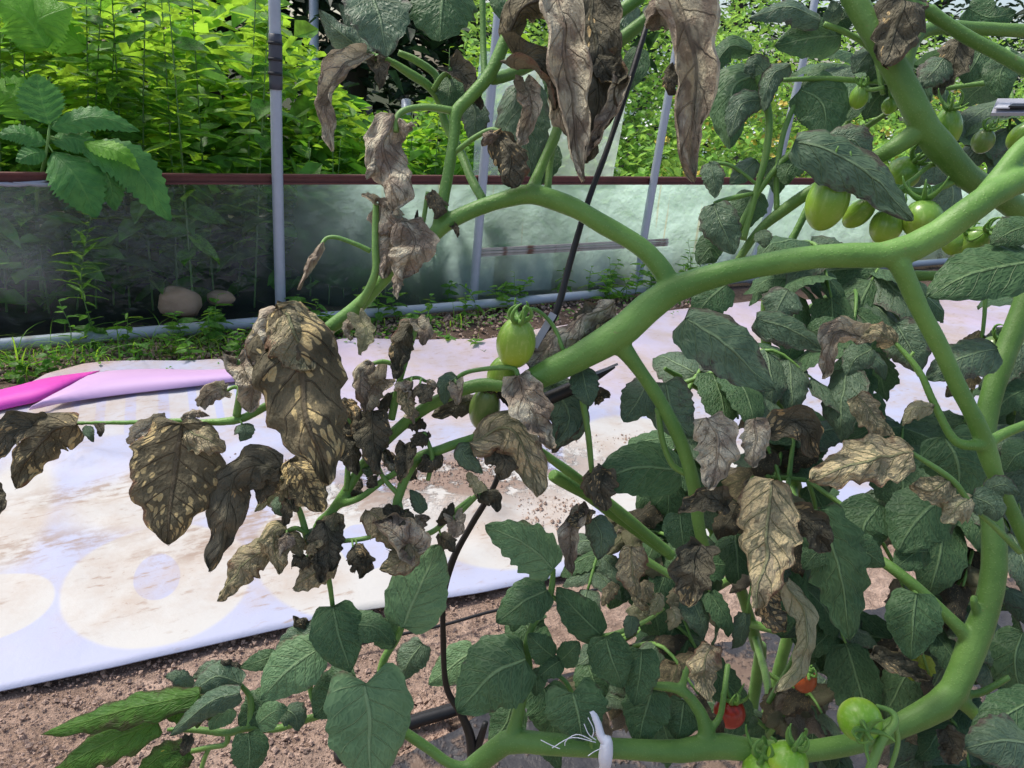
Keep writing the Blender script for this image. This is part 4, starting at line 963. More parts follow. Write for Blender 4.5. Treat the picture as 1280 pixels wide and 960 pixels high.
LA('dark', [(408, 652), (410, 684), (416, 714)], 50, d=.48, pet=False, lab='small dark leaf'); LA('tan', [(360, 662), (342, 670), (350, 718)], 40, d=.478, pet=False, fold=.4)
LA('tan', [(338, 684), (305, 704), (272, 752)], 44, d=.482, pet=False, fold=.45); LA('tan', [(412, 698), (392, 716), (366, 736)], 46, d=.484, pet=False)
LA('tan', [(345, 605), (350, 600), (372, 640)], 34, d=.482, pet=False); LA('pale', [(360, 640), (335, 620), (318, 640)], 26, d=.49, pet=False)
LA('tan', [(460, 640), (480, 655), (502, 690)], 48, d=.482, pet=False); LA('dry', [(520, 690), (498, 668), (466, 652)], 46, d=.478, pet=False); LA('tan', [(515, 670), (500, 700), (475, 712)], 46, d=.48, pet=False); LA('dark', [(440, 690), (455, 705), (450, 722)], 34, d=.484, pet=False)
LA('dark', [(500, 650), (492, 640), (478, 636)], 26, d=.482, pet=False); LA('dry', [(515, 668), (526, 650), (538, 648)], 22, d=.484, pet=False); LA('gp', [(530, 640), (520, 622), (512, 612)], 20, d=.49, pet=False); LA('dark', [(548, 655), (560, 640), (566, 628)], 18, d=.495, pet=False)
LA('dark', [(520, 595), (500, 590), (478, 560)], 20, d=.50, pet=False); LA('pale', [(600, 615), (592, 600), (585, 590)], 22, d=.50, pet=False); LA('dark', [(598, 618), (618, 622), (622, 640)], 26, d=.498, pet=False)
LA('green', [(416, 758), (424, 795), (438, 840)], 70, d=.50, pet=False)
LA('green', [(430, 780), (470, 785), (492, 806)], 42, d=.505, pet=False)
# small shrivelled leaflets along the thin twigs
wr = random.Random(5)
cand = [q for q in A.samples if 300 < q[0] < 640 and 470 < q[1] < 700 and q[4] < .0045]
for _ in range(34):
    x, y, d, wv_, rr = wr.choice(cand); ln = wr.uniform(18, 40); an = wr.gauss(1.57, .7)
    x2, y2 = x + wr.uniform(-8, 8), y + wr.uniform(2, 8)
    LA(wr.choice(['dry', 'dark', 'tan', 'dark', 'gp']), [(x2, y2), (x2 + math.cos(an) * ln * .5, y2 + math.sin(an) * ln * .5), (x2 + math.cos(an) * ln * .8 + wr.uniform(-8, 8), y2 + math.sin(an) * ln)], wr.uniform(16, 32), d=d + wr.uniform(-.012, .012), prad=1.6, nu=22, nv=10)
# right of the fork
LA('dry', [(768, 380), (715, 405), (658, 455)], 44, d=.475, pet=False, fold=.7, up=.8); LA('dark', [(762, 395), (735, 410), (705, 425)], 50, d=.482, pet=False)
LA('gp', [(727, 462), (732, 482), (738, 508)], 40, d=.47, pet=False); LA('dark', [(745, 500), (755, 492), (762, 498)], 20, d=.48, pet=False)
LA('gp', [(690, 480), (712, 520), (692, 560)], 62, d=.50, pet=False); LA('dark', [(728, 500), (712, 535), (690, 566)], 30, d=.505, pet=False)
LA('gp', [(812, 476), (798, 498), (780, 528)], 52, d=.49, pet=False); LA('gp', [(832, 478), (842, 515), (866, 548)], 64, d=.488, pet=False, off=0)
LA('green', [(850, 588), (795, 585), (738, 606)], 74, d=.505, pet=False, curl=.3); LA('dark', [(757, 588), (752, 612), (758, 638)], 38, d=.498, pet=False); LA('dark', [(742, 588), (738, 608), (745, 630)], 24, d=.503, pet=False)
LA('dry', [(885, 522), (898, 560), (886, 612)], 58, d=.462, fold=.2, curl=.5, pet=False, lab='dry leaf with green veins below the fork'); LA('dry', [(945, 524), (944, 552), (940, 584)], 40, d=.47, pet=False, fold=.2)
LA('dark', [(962, 540), (1000, 532), (1022, 572)], 44, d=.475, pet=False); LA('dark', [(908, 632), (880, 624), (848, 642)], 34, d=.47, pet=False); LA('green', [(850, 642), (852, 665), (856, 690)], 50, d=.50, pet=False)
LA('tan', [(966, 602), (960, 660), (948, 760)], 82, d=.455, dd=-.01, pet=False, fold=.3, curl=.8, lab='long tan withered leaf hanging in front of green foliage'); LA('dark', [(985, 640), (1015, 660), (1036, 690)], 44, d=.468, pet=False); LA('dark', [(955, 740), (965, 765), (985, 790)], 44, d=.475, pet=False)
LA('pale', [(984, 728), (1008, 775), (1000, 830), (968, 866)], 46, d=.462, pet=False, fold=.8, curl=1.2, lab='pale straw-coloured curled leaf')
LA('dark', [(876, 682), (866, 715), (862, 758)], 58, d=.465, pet=False, lab='rounded brown necrotic leaf'); LA('tan', [(888, 806), (880, 835), (886, 876)], 42, d=.475, pet=False)
LA('tan', [(790, 684), (790, 712), (798, 748)], 42, d=.50, pet=False); LA('dry', [(728, 636), (712, 670), (714, 718)], 28, d=.50, pet=False); LA('gp', [(742, 648), (752, 670), (748, 700)], 40, d=.505, pet=False); LA('dark', [(736, 636), (724, 650), (705, 655)], 26, d=.50, pet=False)
for x, y, w in ((812, 726, 24), (806, 752, 26), (826, 742, 22), (790, 770, 22), (838, 760, 24), (846, 735, 20), (800, 735, 18), (770, 730, 20)):
    LA(rng.choice(['pale', 'tan', 'gp']), [(x, y), (x + rng.uniform(-12, 12), y + 14), (x + rng.uniform(-18, 18), y + 28)], w, d=.51 + rng.uniform(0, .03), pet=False)
# along the right-hand side shoot
LA('tan', [(1140, 566), (1085, 574), (1012, 600)], 68, d=.443, pet=False, fold=.25, curl=.5, lab='large leaf dried tan with green remaining along its midrib'); LA('tan', [(1185, 598), (1165, 612), (1140, 606)], 42, d=.448, pet=False)
LA('tan', [(1072, 494), (1092, 518), (1118, 544)], 42, d=.465, pet=False, up=.6); LA('pale', [(1166, 508), (1142, 512), (1128, 532)], 26, d=.446, pet=False)
LA('pale', [(1215, 622), (1196, 632), (1178, 654)], 40, d=.45, pet=False); LA('gp', [(1216, 620), (1240, 632), (1246, 652)], 40, d=.448, pet=False); LA('gp', [(1232, 612), (1255, 606), (1276, 618)], 28, d=.45, pet=False)
LA('dry', [(1082, 420), (1042, 420), (1030, 474)], 34, d=.465, pet=False); LA('tan', [(1119, 428), (1098, 416), (1078, 424)], 34, d=.455, pet=False)
LA('gp', [(1120, 404), (1136, 430), (1150, 466)], 60, d=.47, pet=False); LA('gp', [(1090, 436), (1070, 448), (1058, 470)], 38, d=.475, pet=False)
LA('gp', [(1246, 436), (1205, 446), (1158, 474)], 60, d=.47, pet=False, up=.6)
LA('gp', [(856, 398), (900, 425), (968, 488)], 84, d=.475, pet=False, up=.6, curl=.3, lab='broad grey-green leaf under the thick branch'); LA('gp', [(945, 398), (985, 410), (1032, 438)], 48, d=.49, pet=False, up=.6); LA('green', [(1012, 416), (1035, 408), (1062, 414)], 30, d=.495, pet=False)
LA('green', [(908, 356), (888, 372), (868, 396)], 54, d=.49, pet=False); LA('gp', [(985, 362), (976, 378), (966, 400)], 52, d=.50, pet=False)
LA('green', [(1295, 325), (1220, 340), (1158, 372)], 84, d=.47, pet=False, up=.5, lab='dark leaf with pale veins beside the side shoot'); LA('green', [(1290, 280), (1262, 290), (1238, 306)], 44, d=.48, pet=False)
# ---- fruits
def fruit(pl, x, y, rx, ry, d, mat, tilt=0, lean=0, cal=True, stalk=None, nosep=6):
    c = P(x, y, d); k = d / FPX; a, b = rx * k * .97, ry * k * 1.15
    bm = bmesh.new(); bmesh.ops.create_uvsphere(bm, u_segments=28, v_segments=18, radius=1)
    for q in bm.verts:
        z = q.co.z; s = 1 + .06 * math.cos(z * 2.2) - .05 * z; dim = .10 * math.exp(-((1 - z) / .08))
        q.co = Vector((q.co.x * a * s, q.co.y * a * s, (z - dim) * b))
    me = bpy.data.meshes.new('tomato'); bm.to_mesh(me); bm.free(); me.polygons.foreach_set('use_smooth', [True] * len(me.polygons))
    rot = Matrix((RT, -FW, UP)).transposed() @ Matrix.Rotation(R(tilt), 3, 'Y') @ Matrix.Rotation(R(lean), 3, 'X')
    o = link('tomato', me, FRU[mat], pl.root, c - wpos(pl.root)); o.rotation_euler = rot.to_euler()
    if cal:
        lst = []
        for i in range(nosep):
            an = i * 6.283 / nosep + rng.uniform(-.3, .3); L = a * rng.uniform(1.2, 1.9); ct = rng.uniform(.25, 1.0); rows = []; p = Vector((0, 0, b * .93)); ang = rng.uniform(-.1, .35)
            h = Vector((math.cos(an), math.sin(an), 0))
            for j in range(9):
                rows.append((*p, a * .17 * (1 - j / 9) + .0002)); p = p + (h * math.cos(ang) + Vector((0, 0, math.sin(ang)))) * (L / 8); ang += ct * .42
            lst.append(tube(rows, 6, 14))
        lst.append(tube([(0, 0, b * .9, a * .16), (.1 * a, 0, b * 1.1, a * .12), (.25 * a, .1 * a, b * 1.45, a * .11)], 7, 6))
        v, f = merge(lst); link('calyx', mesh('calyx', v, f), STEM, o)
    return o
fruit(A, 645, 428, 24, 34, .462, 'lime', 8); fruit(A, 628, 470, 19, 28, .485, 'lime', 12, cal=False); fruit(A, 606, 510, 19, 32, .495, 'dgreen', 14, cal=False); fruit(A, 655, 498, 14, 18, .49, 'green', 20, cal=False)
v, f = tube([(*P(650, 392, .462), .0012), (*P(667, 386, .465), .0012), (*P(690, 405, .47), .0013), (*P(705, 440, .466), .0014)], 6, 10); part('fruit_stalk', v, f, PET, A.root)
v, f = tube([(*P(626, 445, .488), .0012), (*P(618, 470, .492), .0012), (*P(640, 500, .49), .0013), (*P(690, 470, .47), .0014)], 6, 10); part('fruit_stalk', v, f, PET, A.root)

# ---- plant two: long arched stem at lower right, climbing to the fruit truss
q0 = P(560, 1010, .56); base2 = Vector((q0.x - .02, q0.y + .10, 0))
B = Plant(base2, 'tomato plant whose arched stem rises to the green fruit truss', STEM2)
B.stem([(560, 1000, .545, 12), (587, 964, .535, 13), (609, 945, .53, 14), (637, 926, .525, 15), (672, 929, .52, 14), (743, 934, .52, 13), (779, 936, .52, 13), (849, 939, .525, 14), (890, 932, .53, 16), (928, 936, .53, 14.5), (992, 940, .535, 13), (1038, 935, .54, 13), (1088, 924, .545, 13), (1134, 903, .55, 15), (1180, 878, .55, 18), (1198, 850, .55, 17), (1215, 808, .55, 17), (1233, 762, .55, 16), (1243, 708, .55, 15), (1241, 662, .555, 14), (1232, 600, .57, 13), (1232, 530, .58, 13), (1248, 465, .585, 13.5), (1274, 398, .59, 14), (1296, 330, .59, 14), (1290, 280, .57, 15), (1250, 245, .55, 15), (1210, 222, .53, 16), (1182, 191, .52, 17), (1159, 164, .515, 18), (1143, 133, .51, 17), (1122, 92, .51, 16), (1092, 43, .51, 15), (1066, -5, .51, 15), (1050, -40, .51, 15)],
       extra=[(*base2, .0075), (*(base2 + Vector((0, -.02, .15))), .0075)])
B.stem([(640, 922, .525, 11), (648, 890, .525, 8), (656, 857, .525, 6.5), (661, 832, .525, 5.5), (658, 804, .525, 5), (672, 769, .525, 5), (688, 742, .525, 5), (692, 710, .525, 3.5)])
B.stem([(885, 925, .53, 12), (876, 892, .53, 8), (850, 862, .53, 7), (814, 857, .53, 5)]); B.stem([(852, 864, .53, 5), (856, 845, .53, 4.5), (862, 830, .53, 4)]); B.stem([(886, 915, .53, 5), (900, 895, .53, 4.5), (906, 860, .53, 4), (910, 830, .54, 4)])
B.stem([(1208, 795, .55, 10), (1190, 776, .55, 8.5), (1160, 748, .555, 8), (1128, 720, .56, 7.5), (1090, 694, .575, 6), (1040, 672, .60, 5), (1000, 660, .64, 4)]); B.stem([(1221, 766, .548, 6), (1217, 752, .545, 5), (1218, 744, .545, 4)]); B.stem([(1192, 868, .55, 11), (1212, 886, .548, 9), (1232, 905, .545, 8)]); B.stem([(1198, 866, .55, 6), (1225, 866, .55, 5), (1262, 846, .55, 4)])
B.stem([(600, 960, .53, 8), (566, 956, .53, 7), (535, 935, .53, 7), (502, 913, .53, 7), (470, 892, .53, 6), (430, 888, .53, 5.5), (380, 900, .53, 5), (345, 911, .53, 5), (311, 909, .53, 5.5), (285, 916, .53, 5), (244, 912, .53, 4.5), (208, 912, .53, 3)])
B.stem([(1146, 166, .515, 13), (1112, 188, .52, 10), (1085, 203, .53, 9), (1022, 234, .54, 7.5), (975, 266, .55, 7), (948, 289, .555, 6), (925, 322, .56, 5), (910, 350, .56, 4.5)])
B.stem([(1128, 88, .512, 13), (1136, 62, .515, 10), (1150, 42, .52, 9.5), (1175, 34, .525, 9), (1210, 35, .53, 8.5), (1268, 38, .535, 8), (1310, 40, .54, 8)]); B.stem([(1160, 12, .50, 9), (1175, 24, .50, 8.5), (1210, 47, .50, 8.5), (1250, 68, .50, 8.5), (1300, 98, .50, 8.5)]); B.stem([(1120, -10, .505, 7), (1140, 6, .50, 8), (1165, 16, .50, 8)])
for p in ([(928, 300, .555, 5), (945, 240, .55, 4.5), (957, 195, .548, 4.5), (961, 145, .546, 4.5), (948, 95, .545, 5)], [(971, 262, .55, 3.5), (971, 219, .548, 3.5), (979, 168, .546, 3.5), (997, 121, .545, 3)], [(921, 290, .555, 4), (948, 240, .55, 4), (975, 205, .545, 4), (994, 186, .54, 4)],
          [(1140, 100, .515, 3.5), (1092, 102, .53, 3.5), (1030, 98, .535, 3.5), (979, 100, .54, 3)], [(1104, 118, .52, 3), (1092, 66, .525, 4), (1060, 42, .525, 4), (1030, 30, .525, 3.5)], [(940, 242, .55, 3), (905, 250, .547, 3), (893, 254, .545, 2.5)], [(948, 232, .55, 2.5), (915, 208, .55, 2.5), (888, 203, .55, 2)],
          [(311, 909, .53, 5), (314, 890, .53, 4.5), (312, 870, .53, 4), (300, 855, .53, 3)], [(285, 916, .53, 4), (282, 930, .53, 3.5), (262, 934, .53, 3.5), (234, 940, .53, 3)], [(262, 934, .53, 3), (255, 950, .53, 3), (248, 975, .53, 3)], [(430, 888, .53, 5), (420, 860, .53, 4), (425, 835, .53, 3.5)],
          [(470, 892, .53, 4.5), (478, 830, .525, 5), (495, 800, .522, 4.5), (503, 782, .52, 4)], [(462, 890, .53, 5), (458, 870, .526, 4), (457, 856, .524, 3)], [(400, 895, .53, 4), (388, 860, .53, 3.5), (396, 815, .53, 3)], [(690, 745, .526, 3), (720, 770, .53, 3), (752, 794, .53, 3), (800, 780, .53, 3), (830, 760, .53, 2.5)],
          [(1130, 720, .56, 3.5), (1143, 738, .555, 3), (1146, 745, .553, 3)], [(666, 838, .525, 3), (690, 842, .524, 3), (705, 850, .522, 3), (716, 868, .52, 3)], [(664, 845, .525, 2.5), (680, 832, .525, 2.5), (700, 822, .525, 2.5)], [(1075, 1000, .5, 6), (1100, 930, .505, 6), (1118, 905, .51, 5), (1115, 890, .513, 3.5), (1095, 882, .515, 2.5)], [(1118, 905, .51, 4), (1122, 930, .51, 3), (1110, 970, .51, 3)],
          [(1210, 215, .53, 5), (1180, 232, .53, 5), (1150, 240, .53, 5), (1110, 232, .53, 4)], [(1205, 222, .53, 4), (1170, 205, .53, 3.5), (1140, 225, .528, 3), (1120, 240, .526, 3)], [(1180, 230, .53, 4), (1160, 250, .525, 3.5), (1150, 258, .522, 3)], [(1105, 110, .515, 3), (1085, 112, .518, 2.5), (1074, 106, .52, 2)], [(1190, 130, .54, 3), (1188, 140, .54, 2.5)], [(1025, 640, .54, 4), (1040, 680, .535, 3.5)],
          [(990, 940, .53, 5), (975, 955, .525, 4), (970, 940, .52, 3)], [(740, 936, .515, 2.5), (738, 910, .51, 3), (742, 895, .508, 3)]):
    B.stem(p, False)
B.build()
def LB(*a, **k): return leaf(B, *a, **k)
# low leaves at the left
LB('lgreen', [(503, 784), (522, 740), (550, 680)], 80, d=.515, pet=False, curl=.3, lab='pale grey-green leaf standing upright'); LB('green', [(496, 802), (478, 788), (460, 770)], 36, d=.52, pet=False); LB('lgreen', [(592, 812), (562, 835), (536, 856)], 48, d=.60, pet=False); LB('gp', [(528, 804), (512, 825), (502, 852)], 42, d=.57, pet=False)
LB('lgreen', [(457, 854), (461, 900), (464, 984)], 112, d=.505, pet=False, curl=.2, heart=.3, lab='large pale green heart-based leaf'); LB('green', [(445, 846), (418, 868), (392, 896)], 66, d=.52, pet=False)
LB('lgreen', [(396, 812), (362, 836), (326, 874)], 70, d=.512, pet=False, lab='pale oval leaf'); LB('gp', [(402, 788), (370, 800), (340, 826)], 40, d=.525, pet=False); LB('dark', [(390, 800), (378, 780), (366, 770)], 26, d=.53, pet=False)
LB('gp', [(302, 854), (270, 846), (238, 866)], 44, d=.522, pet=False, fold=.4); LB('gp', [(240, 862), (222, 846), (206, 846)], 24, d=.525, pet=False); LB('green', [(345, 818), (325, 826), (300, 834)], 26, d=.535, pet=False)
LB('gspot', [(250, 868), (160, 886), (52, 918)], 46, d=.51, pet=False, fold=.35, up=.6, lab='long bright green leaf specked brown and yellow'); LB('gspot', [(198, 902), (125, 932), (55, 975)], 52, d=.512, pet=False, up=.6); LB('gspot', [(236, 936), (200, 946), (165, 975)], 40, d=.515, pet=False, up=.5); LB('gspot', [(236, 940), (215, 958), (200, 985)], 30, d=.512, pet=False)
LB('gp', [(300, 866), (262, 878), (212, 920)], 36, d=.508, pet=False, fold=.6); LB('gspot', [(262, 880), (235, 888), (205, 895)], 44, d=.518, pet=False); LB('green', [(310, 916), (312, 940), (310, 972)], 48, d=.52, pet=False)
LB('lgreen', [(322, 905), (342, 890), (360, 886)], 34, d=.518, pet=False); LB('gp', [(356, 886), (370, 896), (372, 914)], 34, d=.522, pet=False); LB('green', [(345, 878), (320, 890), (298, 906)], 56, d=.535, pet=False); LB('lgreen', [(290, 884), (275, 895), (262, 912)], 32, d=.53, pet=False); LB('dark', [(236, 920), (234, 930), (228, 945)], 16, d=.515, pet=False)
LB('dark', [(300, 840), (285, 832), (276, 826)], 22, d=.53, pet=False); LB('gp', [(290, 840), (262, 838), (240, 848)], 30, d=.54, pet=False)
# centre bottom
LB('lgreen', [(692, 712), (660, 682), (606, 656)], 66, d=.518, pet=False, curl=.3, lobe=.12, lab='light green toothed leaf beside the black twine'); LB('green', [(684, 738), (655, 752), (620, 778)], 58, d=.52, pet=False); LB('green', [(680, 745), (650, 762), (640, 790)], 40, d=.53, pet=False); LB('green', [(752, 794), (722, 765), (696, 734)], 52, d=.528, pet=False)
LB('green', [(657, 824), (618, 842), (572, 890)], 96, d=.512, pet=False, curl=.3, lab='dark green heart-shaped leaf'); LB('green', [(692, 822), (678, 810), (660, 792)], 38, d=.518, pet=False); LB('green', [(700, 826), (712, 815), (724, 802)], 34, d=.516, pet=False); LB('green', [(700, 826), (688, 834), (674, 846)], 32, d=.518, pet=False)
LB('green', [(757, 796), (765, 825), (778, 860)], 58, d=.52, pet=False); LB('green', [(802, 812), (800, 842), (793, 882)], 52, d=.525, pet=False); LB('green', [(716, 866), (722, 890), (728, 926)], 82, d=.505, pet=False, heart=.3, lab='dark green leaf under the white tie'); LB('green', [(664, 838), (670, 850), (670, 870)], 30, d=.52, pet=False)
LB('green', [(816, 862), (806, 892), (798, 930)], 62, d=.535, pet=False); LB('green', [(856, 876), (852, 898), (848, 926)], 54, d=.54, pet=False); LB('green', [(680, 860), (690, 890), (692, 930)], 64, d=.56, pet=False); LB('green', [(640, 880), (632, 905), (612, 930)], 50, d=.57, pet=False); LB('green', [(670, 925), (690, 940), (700, 965)], 26, d=.54, pet=False)
LB('green', [(652, 770), (664, 790), (690, 800)], 60, d=.56, pet=False); LB('green', [(735, 830), (742, 850), (752, 880)], 50, d=.56, pet=False)
# right
LB('green', [(1024, 636), (1050, 715), (1062, 800)], 84, d=.52, pet=False, lobe=.16, curl=.25, lab='large dark green lobed leaf'); LB('green', [(1058, 680), (1082, 690), (1106, 708)], 46, d=.522, pet=False); LB('green', [(1046, 676), (1022, 690), (1004, 712)], 40, d=.525, pet=False)
LB('green', [(1146, 742), (1142, 775), (1138, 824)], 68, d=.53, pet=False, curl=.25, lab='broad dark green leaf on the lower side branch'); LB('green', [(1160, 690), (1145, 690), (1118, 712)], 46, d=.57, pet=False); LB('green', [(1180, 545), (1196, 575), (1200, 625)], 84, d=.56, pet=False); LB('green', [(1180, 625), (1150, 645), (1122, 690)], 84, d=.57, pet=False); LB('green', [(1100, 630), (1080, 660), (1086, 700)], 74, d=.585, pet=False)
LB('green', [(1300, 872), (1255, 895), (1212, 925)], 60, d=.53, pet=False, up=.6); LB('gp', [(1300, 930), (1255, 925), (1206, 935)], 80, d=.51, pet=False, up=.6, lab='bluish green leaf at the foot of the arched stem'); LB('yellow', [(1152, 816), (1146, 832), (1138, 850)], 44, d=.60, pet=False); LB('dark', [(1090, 815), (1120, 830), (1160, 850)], 30, d=.58, pet=False); LB('dark', [(1180, 912), (1190, 930), (1186, 955)], 34, d=.60, pet=False)
LB('green', [(1278, 790), (1268, 830), (1280, 880)], 60, d=.59, pet=False); LB('green', [(1290, 560), (1270, 570), (1256, 590)], 44, d=.56, pet=False)
# upper right
LB('gp', [(1026, 24), (985, 8), (936, 24)], 40, d=.522, pet=False, fold=.4, up=.8, lab='bluish leaf arched over the weeds'); LB('green', [(1050, 44), (1010, 48), (968, 58)], 52, d=.535, pet=False, up=.2); LB('green', [(1042, 34), (1052, 25), (1068, 20)], 36, d=.53, pet=False); LB('gp', [(1035, 30), (1042, 14), (1040, 0)], 24, d=.526, pet=False)
LB('green', [(940, 64), (912, 58), (884, 96)], 30, d=.545, pet=False, fold=.6); LB('green', [(948, 92), (916, 112), (912, 186)], 62, d=.55, pet=False, fold=.5); LB('gp', [(952, 124), (926, 132), (912, 172)], 36, d=.542, pet=False); LB('gp', [(988, 82), (965, 95), (955, 140)], 30, d=.542, pet=False, fold=.5); LB('gp', [(958, 96), (946, 80), (930, 90)], 30, d=.545, pet=False)
LB('green', [(1000, 112), (1028, 128), (1034, 176)], 70, d=.54, pet=False, lab='dark drooping leaf with pale veins'); LB('gp', [(994, 176), (1030, 184), (1085, 215), (1140, 276)], 74, d=.50, pet=False, fold=.3, curl=.4, up=.7, lab='large purplish grey-green leaf draped over the fruits'); LB('gp', [(1040, 178), (1068, 176), (1086, 200)], 46, d=.512, pet=False)
LB('green', [(1000, 196), (985, 212), (982, 232)], 36, d=.545, pet=False); LB('gp', [(886, 203), (892, 222), (894, 248)], 30, d=.547, pet=False); LB('gp', [(893, 254), (902, 280), (918, 318)], 52, d=.538, pet=False, lab='grey-green hanging leaflet'); LB('green', [(942, 240), (934, 262), (930, 288)], 48, d=.56, pet=False); LB('gp', [(945, 200), (928, 216), (912, 230)], 30, d=.556, pet=False); LB('gp', [(950, 288), (955, 298), (956, 310)], 24, d=.54, pet=False); LB('green', [(962, 200), (972, 220), (970, 245)], 30, d=.56, pet=False)
LB('dark', [(1138, -18), (1122, 35), (1108, 84)], 74, d=.495, pet=False, fold=.3, lab='dark brown withered leaf over the upper stem'); LB('gp', [(1180, 72), (1166, 90), (1148, 108)], 42, d=.545, pet=False); LB('dark', [(1202, 48), (1190, 80), (1168, 118)], 48, d=.55, pet=False); LB('gp', [(1090, 60), (1078, 75), (1066, 92)], 32, d=.53, pet=False); LB('green', [(1092, 72), (1094, 88), (1086, 102)], 30, d=.535, pet=False)
LB('green', [(1210, 10), (1240, 22), (1270, 15)], 44, d=.545, pet=False); LB('green', [(1230, 60), (1215, 85), (1205, 105)], 44, d=.56, pet=False); LB('green', [(1262, 70), (1250, 95), (1258, 125)], 44, d=.55, pet=False); LB('green', [(900, 320), (888, 310), (872, 330)], 40, d=.57, pet=False)
# fruits of the truss
for a in ((1035, 250, 25, 34, .515, 'green', 12, -20), (1074, 266, 14, 22, .525, 'green', 40, 0), (1108, 282, 19, 21, .52, 'green', 10, -20), (1153, 274, 24, 22, .512, 'green', 0, -35), (1184, 160, 17, 23, .54, 'green', -14, -10), (1074, 121, 11, 14, .525, 'green', 0, 0), (1074, 118, 9, 10, .545, 'green', 0, 0), (1229, 176, 13, 14, .55, 'dgreen', 0, 0), (1276, 170, 13, 17, .545, 'green', 30, 0), (1130, 216, 20, 18, .545, 'green', 30, 0), (1196, 302, 18, 16, .51, 'green', 50, 0), (1215, 303, 17, 22, .505, 'green', 40, 0), (1240, 440, 18, 20, .62, 'dgreen', 0, 0), (1112, 132, 9, 10, .54, 'green', 0, 0),
          (1075, 900, 26, 24, .515, 'bright', 78, -8), (985, 950, 25, 20, .51, 'bright', 20, -30), (955, 962, 26, 20, .52, 'bright', -10, -30), (912, 890, 19, 18, .60, 'red', 10, -15), (1006, 850, 14, 18, .60, 'orange', 0, 0), (1245, 655, 20, 24, .66, 'dgreen', 0, 0)):
    fruit(B, *a)

# ---- plant three: dense shaded growth behind, compound leaves on side shoots
base3 = P(1010, 700, .92); base3.z = 0
C = Plant(base3, 'shaded tomato plant with dense dark foliage behind the other two', STEM2)
C.stem([(1010, 700, .92, 8), (985, 560, .82, 8), (960, 450, .75, 7), (960, 360, .72, 6), (1000, 280, .70, 5), (1060, 150, .70, 5), (1100, 20, .70, 4), (1120, -40, .70, 4)], extra=[(*base3, .0075)])
C.stem([(985, 560, .82, 7), (900, 620, .74, 7), (830, 690, .66, 7), (760, 760, .64, 5)]); C.stem([(985, 520, .80, 7), (1080, 560, .76, 6), (1170, 640, .72, 5), (1230, 760, .68, 5)]); C.stem([(960, 420, .74, 6), (1060, 360, .70, 6), (1140, 345, .68, 7), (1260, 350, .66, 6)]); C.stem([(975, 540, .80, 6), (900, 500, .70, 5), (830, 460, .64, 4)]); C.stem([(990, 600, .86, 6), (1000, 700, .76, 6), (1000, 800, .70, 5), (960, 880, .68, 4)])
C.stem([(1050, 180, .70, 4), (1150, 120, .68, 4), (1260, 100, .66, 4)])
C.build(.0016)
FM = {}
def filler_mesh(k, i):
    key = (k, i)
    if key not in FM:
        rows = [Vector((0, 0, 0)), Vector((.5, .02 * (i - 1), .04)), Vector((.8, .02, -.04)), Vector((1, .04 * (i - 1), -.22))]
        v, f, uv = leaf_verts(rows, .62 + .06 * i, Vector((0, 0, 1)), k, nu=18, nv=8, seed=i * 2.3 + len(k), lobe=.10, curl=None)
        me = mesh('leaf', v, f, True, uv); me.materials.append(LM[k]); FM[key] = me
    return FM[key]
fr = random.Random(21)
def compound(pl, p0, dirv, L, size, kinds):
    tip = p0 + dirv * L + Vector((0, 0, -L * .35)); mid = p0 + dirv * L * .55 + Vector((0, 0, L * .06))
    v, f = tube([(*p0, .0022), (*mid, .0016), (*tip, .0010)], 6, 12, .1); part('petiole', v, f, PET, pl.root, origin=p0)
    c = catmull([(*p0, 0), (*mid, 0), (*tip, 0)], 20)
    def lf(t, side):
        p = Vector(c[int(t * 20)][:3]); tg = (Vector(c[min(20, int(t * 20) + 1)][:3]) - Vector(c[max(0, int(t * 20) - 1)][:3])).normalized()
        sv = tg.cross(Vector((0, 0, 1))).normalized() * side
        x = (tg * (1.0 if side == 0 else .45) + sv + Vector((0, 0, fr.gauss(-.25, .25)))).normalized()
        n = (Vector((fr.gauss(0, .3), fr.gauss(-.3, .3), 1))); n = (n - x * n.dot(x)).normalized(); y = n.cross(x)
        o = link('leaf', filler_mesh(fr.choice(kinds), fr.randint(0, 2)), None, pl.root, p - wpos(pl.root))
        o.rotation_euler = Matrix((x, y, n)).transposed().to_euler(); s = size * fr.uniform(.7, 1.15) * (1.2 if side == 0 else 1); o.scale = (s, s, s)
    for t in (.38, .62, .84):
        for sd_ in (-1, 1):
            if fr.random() < .9: lf(t, sd_)
    lf(1.0, 0)
def grow(pl, n, x0, x1, y0, y1, d0, d1, kinds, size=(.045, .065)):
    done = tries = 0
    while done < n and tries < n * 80:
        tries += 1
        tx, ty, td = fr.uniform(x0, x1), fr.uniform(y0, y1), fr.uniform(d0, d1); tgt = P(tx, ty, td)
        if tgt.z < .03: continue
        q = min(pl.samples, key=lambda s_: (s_[3] - tgt).length); v = tgt - q[3]
        if not (.03 < v.length < .30): continue
        compound(pl, q[3], v.normalized(), v.length, fr.uniform(*size), kinds); done += 1
K1 = ['green', 'green', 'green', 'green', 'gp', 'gp', 'gp']; KD = ['dry', 'dark', 'tan', 'gp', 'pale']
grow(C, 13, 960, 1310, 350, 620, .59, .80, K1); grow(C, 15, 960, 1310, 540, 800, .59, .85, K1); grow(C, 5, 1060, 1290, -20, 200, .62, .75, K1); grow(C, 4, 940, 1120, 325, 420, .60, .72, K1); grow(C, 5, 960, 1250, 420, 760, .56, .7, KD, (.022, .034))
base4 = P(960, 830, .95); base4.z = 0
D = Plant(base4, 'low bushy tomato plant filling the gap under the thick branch fork', STEM2)
D.stem([(950, 820, .92, 8), (920, 720, .80, 7), (880, 640, .72, 6), (850, 560, .66, 5), (850, 480, .62, 4)], extra=[(*base4, .007)])
